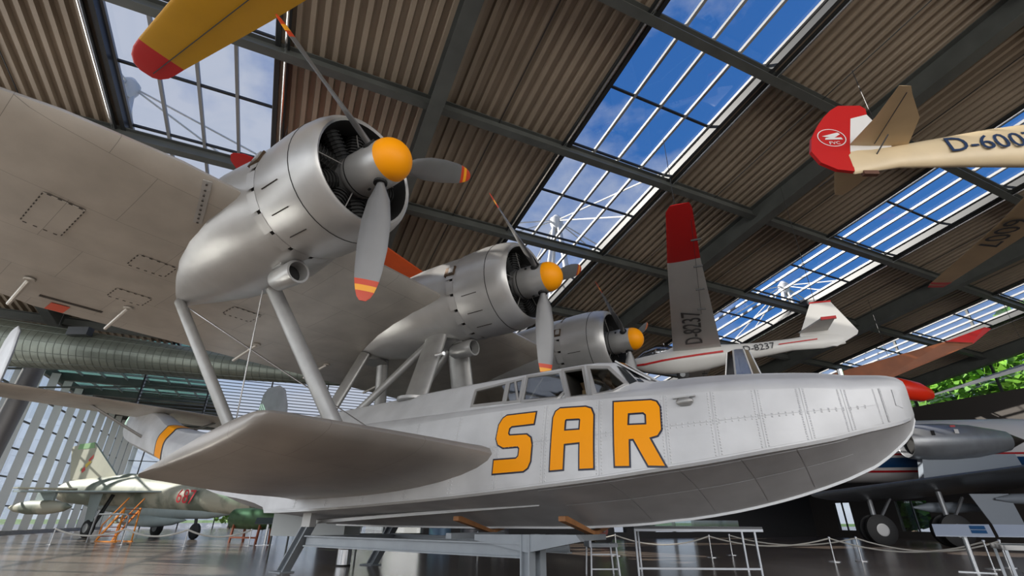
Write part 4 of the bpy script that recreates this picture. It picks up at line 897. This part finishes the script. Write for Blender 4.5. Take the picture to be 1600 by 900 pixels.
# ================================================================== floor items
ROPE = mat('rope_white', (.55, .53, .48), 0, .8); 
def post(x, y, h, label, grp):
    t = thing('rope_post', label, 'post', (x, y, 0), 0, grp)
    G().tube([(0, 0, 0), (0, 0, h)], .018, 10).build('pole', CHROME, t, 40); G().lathe([(0, .15), (.012, .15), (.03, .03)], (0, 0, 0), 'z', 20).build('base', CHROME, t, 40); G().lathe([(0, .028), (.03, .028), (.04, .01)], (0, 0, h), 'z', 10).build('cap', CHROME, t)
    return Vector((x, y, h))
def rope(p, q, sag, label, grp, r=.017):
    pts = [p.lerp(q, k/12) - Vector((0, 0, sag*(1-(2*k/12-1)**2))) for k in range(13)]
    return tag(G().tube(pts, r, 6).build('barrier_rope', ROPE, None, 40), label, 'rope', grp)
PL = [post(x, y, .5, l, 'rope posts before the fighter') for x, y, l in ((-16.2, 19.1, 'leftmost low rope post before the jet fighter'), (-13.9, 19.4, 'low rope post before the orange boarding steps'), (-11.3, 18.8, 'low rope post before the fighter nose wheel'), (-9.2, 19.05, 'low rope post beside the dark information lectern'))]
for i, l in enumerate(('white rope sagging in front of the fighter main wheel', 'white rope sagging in front of the fighter belly tank', 'white rope sagging in front of the fighter nose wheel')): rope(PL[i], PL[i+1], .22, l, 'ropes before the fighter', .03)
PR = [post(x, y, .5, l, 'rope posts before the airliner') for x, y, l in ((5.33, 14.46, 'low rope post seen between the legs of the steel table'), (7.76, 13.12, 'nearer low rope post in front of the airliner wheels'), (9.95, 11.35, 'low rope post under the corner of the glass display table'))]
PQ = [post(x, y, .5, l, 'rope posts before the airliner') for x, y, l in ((6.3, 15.5, 'low rope post behind the legs of the steel table'), (8.58, 13.38, 'farther low rope post in front of the airliner wheels'), (10.6, 11.7, 'rightmost low rope post behind the glass display table'))]
rope(PR[0], PR[1], .2, 'white rope running right from the steel table legs', 'ropes before the airliner'); rope(PR[1], PR[2], .24, 'nearer white rope sagging below the information panels', 'ropes before the airliner')
rope(PQ[0], PQ[1], .2, 'farther white rope behind the steel table', 'ropes before the airliner'); rope(PQ[1], PQ[2], .24, 'farther white rope sagging below the information panels', 'ropes before the airliner')
p5 = post(2.9, 14.9, .5, 'low rope post beyond the small step stool', 'rope posts before the airliner'); rope(p5, PR[0], .22, 'white rope behind the steel table, left end', 'ropes before the airliner')
p6 = post(-1.0, 16.5, .5, 'low rope post seen beneath the trestle beam', 'rope posts before the airliner'); rope(p6, p5, .25, 'white rope seen beneath the hull beyond the trestle', 'ropes before the airliner')
PAN = mat('panel_pale_blue', (.42, .48, .58), 0, .3)
def lectern(x, y, rz, label, col_=None, h=.78):
    t = thing('information_panel', label, 'sign', (x, y, 0), rz)
    G().tube([(0, .05, 0), (0, .05, h-.1)], .045, 14).build('post', CHROME, t, 40); G().box((-.28, -.12, 0), (.28, .22, .015)).build('base', CHROME, t)
    b = G().loft([[Vector((-.44, -.18, h-.17)), Vector((.44, -.18, h-.17)), Vector((.44, .16, h+.03)), Vector((-.44, .16, h+.03))], [Vector((-.44, -.18, h-.15)), Vector((.44, -.18, h-.15)), Vector((.44, .16, h+.05)), Vector((-.44, .16, h+.05))]]).build('panel', col_ or PAN, t)
    if not col_:
        for z0, z1 in ((.2, .48), (.54, .85)):
            f_ = lambda u, k: Vector((u, lerp(-.18, .16, k), lerp(h-.15, h+.05, k)+.003))
            G().prism([f_(.13, z0), f_(.36, z0), f_(.36, z1), f_(.13, z1)], (0, -.001, .002)).build('panel_picture', mat('panel_picture_blue', (.02, .09, .22), 0, .4), b)
    return t
lectern(8.95, 10.6, R(-38), 'pale blue tilted information panel on a steel post, left of two'); lectern(9.98, 10.35, R(-38), 'pale blue tilted information panel at the right edge, half cut off')
lectern(-8.9, 19.6, R(20), 'dark tilted information lectern beside the rope below the sponson', mat('lectern_dark', (.06, .065, .07), .2, .4), .85)
# steel tables
LGT = mat('table_leg_steel', (.42, .44, .47), .6, .35)
tb_ = thing('display_table', 'long dark-topped steel table with thin legs below the hull', 'table', (3.25, 9.9, 0), R(0))
G().box((-1.05, -.35, .73), (1.25, .55, .77)).build('table_top', mat('table_top_grey', (.09, .095, .10), .2, .45), tb_); G().box((-1.05, -.36, .69), (1.25, -.33, .73)).build('apron', LGT, tb_)
for x, y in ((-1.03, -.33), (1.1, -.33), (-.78, .5), (1.23, .5)): G().box((x-.016, y-.016, 0), (x+.016, y+.016, .73)).build('leg', LGT, tb_)
G().box((-1.03, -.345, .10), (1.1, -.315, .13)).build('stretcher', LGT, tb_)
G().box((-.72, -.2, .77), (.9, .35, .87)).build('glass_case', glass('case_glass', (.6, .68, .7), .2, .05), tb_)
gt = thing('display_table', 'glass-topped display table cut off by the lower right corner', 'table', (8.7, 8.6, 0), R(-35))
G().box((-.7, -.5, .50), (1.3, .6, .53)).build('table_top', glass('green_glass_top', (.35, .45, .45), .35, .04), gt); g = G()
for lo, hi in (((-.72, -.52, .47), (1.32, -.48, .54)), ((-.72, .58, .47), (1.32, .62, .54)), ((-.74, -.52, .47), (-.70, .62, .54)), ((1.30, -.52, .47), (1.34, .62, .54))): G().box(lo, hi).build('rim', WHITEM, gt)
for x, y in ((-.7, -.48), (1.3, -.48), (-.7, .58), (1.3, .58)): G().box((x-.02, y-.02, 0), (x+.02, y+.02, .48)).build('leg', LGT, gt)
sl = thing('step_stool', 'small grey metal step stool beside the trestle', 'stool', (1.60, 9.6, 0), R(4))
G().box((-.22, -.17, .44), (.26, .25, .50)).build('seat', mat('stool_grey', (.27, .29, .31), .3, .4), sl); G().box((-.25, -.2, .44), (-.21, .25, .62)).build('back_plate', LGT, sl)
for x in (-.21, .23):
    for y in (-.15, .23): G().bar((x, y, .44), (x*1.12, y*1.1, 0), .025, .025).build('leg', LGT, sl)
for z in (.1, .32): G().box((-.21, -.165, z), (.23, -.14, z+.02)).build('rung', LGT, sl)
cs = thing('display_case', 'pale grey display case on thin legs behind the trestle', 'display case', (-4.55, 12.5, 0), R(-18))
G().box((-1.0, -.3, .50), (1.0, .3, .98)).build('case_body', mat('case_pale_grey', (.45, .47, .46), 0, .5), cs)
for x in (-.97, .97):
    for y in (-.28, .28): G().box((x-.015, y-.015, 0), (x+.015, y+.015, .5)).build('leg', STEEL, cs)
bn = thing('waste_bin', 'brushed steel cylindrical bin seen below the trestle beam', 'bin', (-3.4, 11.2, 0))
G().lathe([(0, .14), (.30, .14)], (0, 0, 0), 'z', 24).build('bin_body', CHROME, bn, 40); G().lathe([(.30, .14), (.31, .145), (.33, .145), (.33, .12), (.30, .11)], (0, 0, 0), 'z', 24, False).build('bin_rim', CHROME, bn, 40); G().lathe([(0, .145), (.03, .145)], (0, 0, 0), 'z', 24).build('bin_base', BLACK, bn)
def drum(x, y, c, r, h, label, nm='drum'):
    t = thing(nm, label, 'drum', (x, y, 0)); mt = mat('drum_%02d%02d' % (int(c[0]*99), int(c[2]*99)), c, .3, .45)
    G().lathe([(0, r), (h, r)], (0, 0, 0), 'z', 24).build('drum_body', mt, t, 40)
    for z in (.02, h*.35, h*.66, h-.02): G().lathe([(z-.02, r), (z, r+.02), (z+.02, r)], (0, 0, 0), 'z', 24, False).build('hoop', mt, t)
    return t
drum(-2.7, 20.5, (.12, .2, .3), .42, .9, 'blue steel drum glimpsed beneath the hull'); drum(-1.6, 20.9, (.14, .14, .15), .35, .85, 'dark grey steel drum glimpsed beneath the hull'); drum(-.4, 20.7, (.10, .10, .11), .32, .8, 'black steel drum glimpsed beneath the hull')
es = thing('engine_stand', 'green aero engine on a reddish-brown stand under the sponson tip', 'engine', (-10.35, 21.55, 0), R(-20)); es.scale = (.75, .75, .75)
G().lathe([(-1.6, .25), (-1.4, .5), (.6, .55), (1.6, .38), (1.9, .1)], (0, 0, 1.15), 'x', 22).build('engine_body', mat('engine_green', (.05, .10, .04), .2, .5, .3, 3), es, 40)
BRN = mat('stand_red_brown', (.28, .07, .025), 0, .6)
for x in (-1.0, .8):
    for y in (-.45, .45): G().bar((x, y, 0), (x, y*.8, 1.1), .09, .09).build('leg', BRN, es)
    G().bar((x, -.4, .75), (x, .4, .75), .08, .1).build('cross_bar', BRN, es)
G().bar((-1.0, -.45, .25), (.8, -.45, .25), .08, .08).build('rail', BRN, es)
wt = thing('trolley_wheel_set', 'large dark wheel set glimpsed beneath the hull beyond the step stool', 'wheel', (3.6, 21.8, 0), R(15))
for y in (-.3, .3):
    q = G().lathe([(-.12, .34), (-.08, .5), (.08, .5), (.12, .34)], (0, y, .5), 'y', 26).build('tyre', BLACK, wt, 40); G().lathe([(-.125, .2), (.125, .2)], (0, y, .5), 'y', 18).build('hub', mat('hub_dark_red', (.18, .04, .03), .2, .5), q)
G().tube([(0, -.5, .5), (0, .5, .5)], .06, 10).build('axle', STEEL, wt)

# ================================================================== outdoors: trees and roof masts
LEAF = mat('leaf_green', (.19, .40, .035), 0, .55, .4, .6); LEAF2 = mat('leaf_yellow_green', (.42, .48, .06), 0, .55, .35, .6); BARK = mat('bark', (.09, .065, .045), 0, .9)
def tree(p, h, rad, label, mt, n=3600):
    t = thing('tree', label, 'tree', p, 0, 'trees outside the hall')
    G().tube([(0, 0, -.4), (.1, 0, h*.45), (.0, .1, h*.8)], .22, 8, .08).build('trunk', BARK, t, 40); g = G()
    for k in range(n):
        u = Vector((random.gauss(0, 1), random.gauss(0, 1), random.gauss(0, 1))).normalized()*(random.random()**.4)*rad
        c = Vector((u.x, u.y, h*.62 + u.z*h*.42/rad)); s = random.uniform(.2, .42)
        a = Vector((random.gauss(0, 1), random.gauss(0, 1), random.gauss(0, .6))).normalized()*s; b = a.cross(Vector((random.gauss(0, 1), random.gauss(0, 1), random.gauss(0, 1)))).normalized()*s*.7
        g.add([c-a, c+b, c+a, c-b], [(0, 1, 2, 3)])
    me = bpy.data.meshes.new('foliage'); me.from_pydata(g.v, [], g.f); me.materials.append(mt); o = link('foliage', me, t); o['kind'] = 'stuff'
tl_ = ['broad green tree outside the right windows, nearest the bow', 'green tree outside the right windows behind the grey wing', 'yellow-green tree outside the right windows at the bow', 'tall green tree outside at the far right edge', 'green tree outside the right windows, second from the edge', 'dense green tree outside beyond the airliner tail']
for i, (a2, a1, h_, rd) in enumerate(((41, 17.0, 11.5, 3.1), (41.5, 12, 13.5, 3.3), (43, 23.5, 9.0, 2.6), (41, .5, 14, 3.2), (41.5, 6.4, 14, 3.3), (41, -5.5, 14, 3.0))):
    v = hall(a2, a1, -.35); tree(tuple(v), h_, rd, tl_[i], LEAF2 if i == 2 else LEAF)
tree(tuple(hall(36.9, 20.6, -.35)), 4.0, 2.2, 'low green tree outside the small right-hand windows below the airliner', LEAF, 1500)
tl2 = ['bushy green tree outside the middle far window', 'bushy green tree outside the right far window', 'green tree outside the left far window under the hull', 'green tree outside the glass wall behind the drop tank', 'low green tree outside beyond the fighter nose', 'low green tree outside the end glazing', 'green tree outside the glass wall left of the fighter']
for i, (a2, a1, h_, rd) in enumerate(((17, 32, 4.5, 2.2), (22, 33, 4.5, 2.4), (5, 34, 4.2, 2.2), (-19, 44, 3.2, 2.4), (-10, 61, 4.0, 2.3), (-4, 65, 3.8, 2.3), (-18, 36, 3.0, 2.0))):
    v = hall(a2, a1, -.35); tree(tuple(v), h_, rd, tl2[i], LEAF if i % 3 else LEAF2, 600)
MASTM = mat('mast_white', (.70, .70, .70), .1, .4)
def mast(p, label):
    t = thing('roof_mast', label, 'mast', p, 0, 'white cable masts on the roof')
    for k in range(4):
        a = math.pi/2*k+.5; G().tube([(1.0*math.cos(a), 1.0*math.sin(a), -5.5), (.12*math.cos(a), .12*math.sin(a), 0)], .13, 10, .10).build('mast_leg', MASTM, t, 40)
    G().lathe([(-.5, .22), (-.1, .34), (.15, .34), (.4, .12)], (0, 0, 0), 'z', 14).build('mast_head', MASTM, t, 40)
    for d in (h1, -h1, h2, -h2): 
        for f_ in (5.5, 9): G().tube([Vector((0, 0, .1)), d*f_+Vector((0, 0, -3.2-.12*f_*(1 if d is h1 else -.2)))], .035, 6).build('stay_cable', MASTM, t)
mast((2.3, 20.9, H+14), 'white cable mast above the middle skylight'); mast((-13.9, 12.4, H+14), 'white cable mast above the left skylight'); mast((18.0, 28.4, H+14), 'white cable mast above the right skylight')
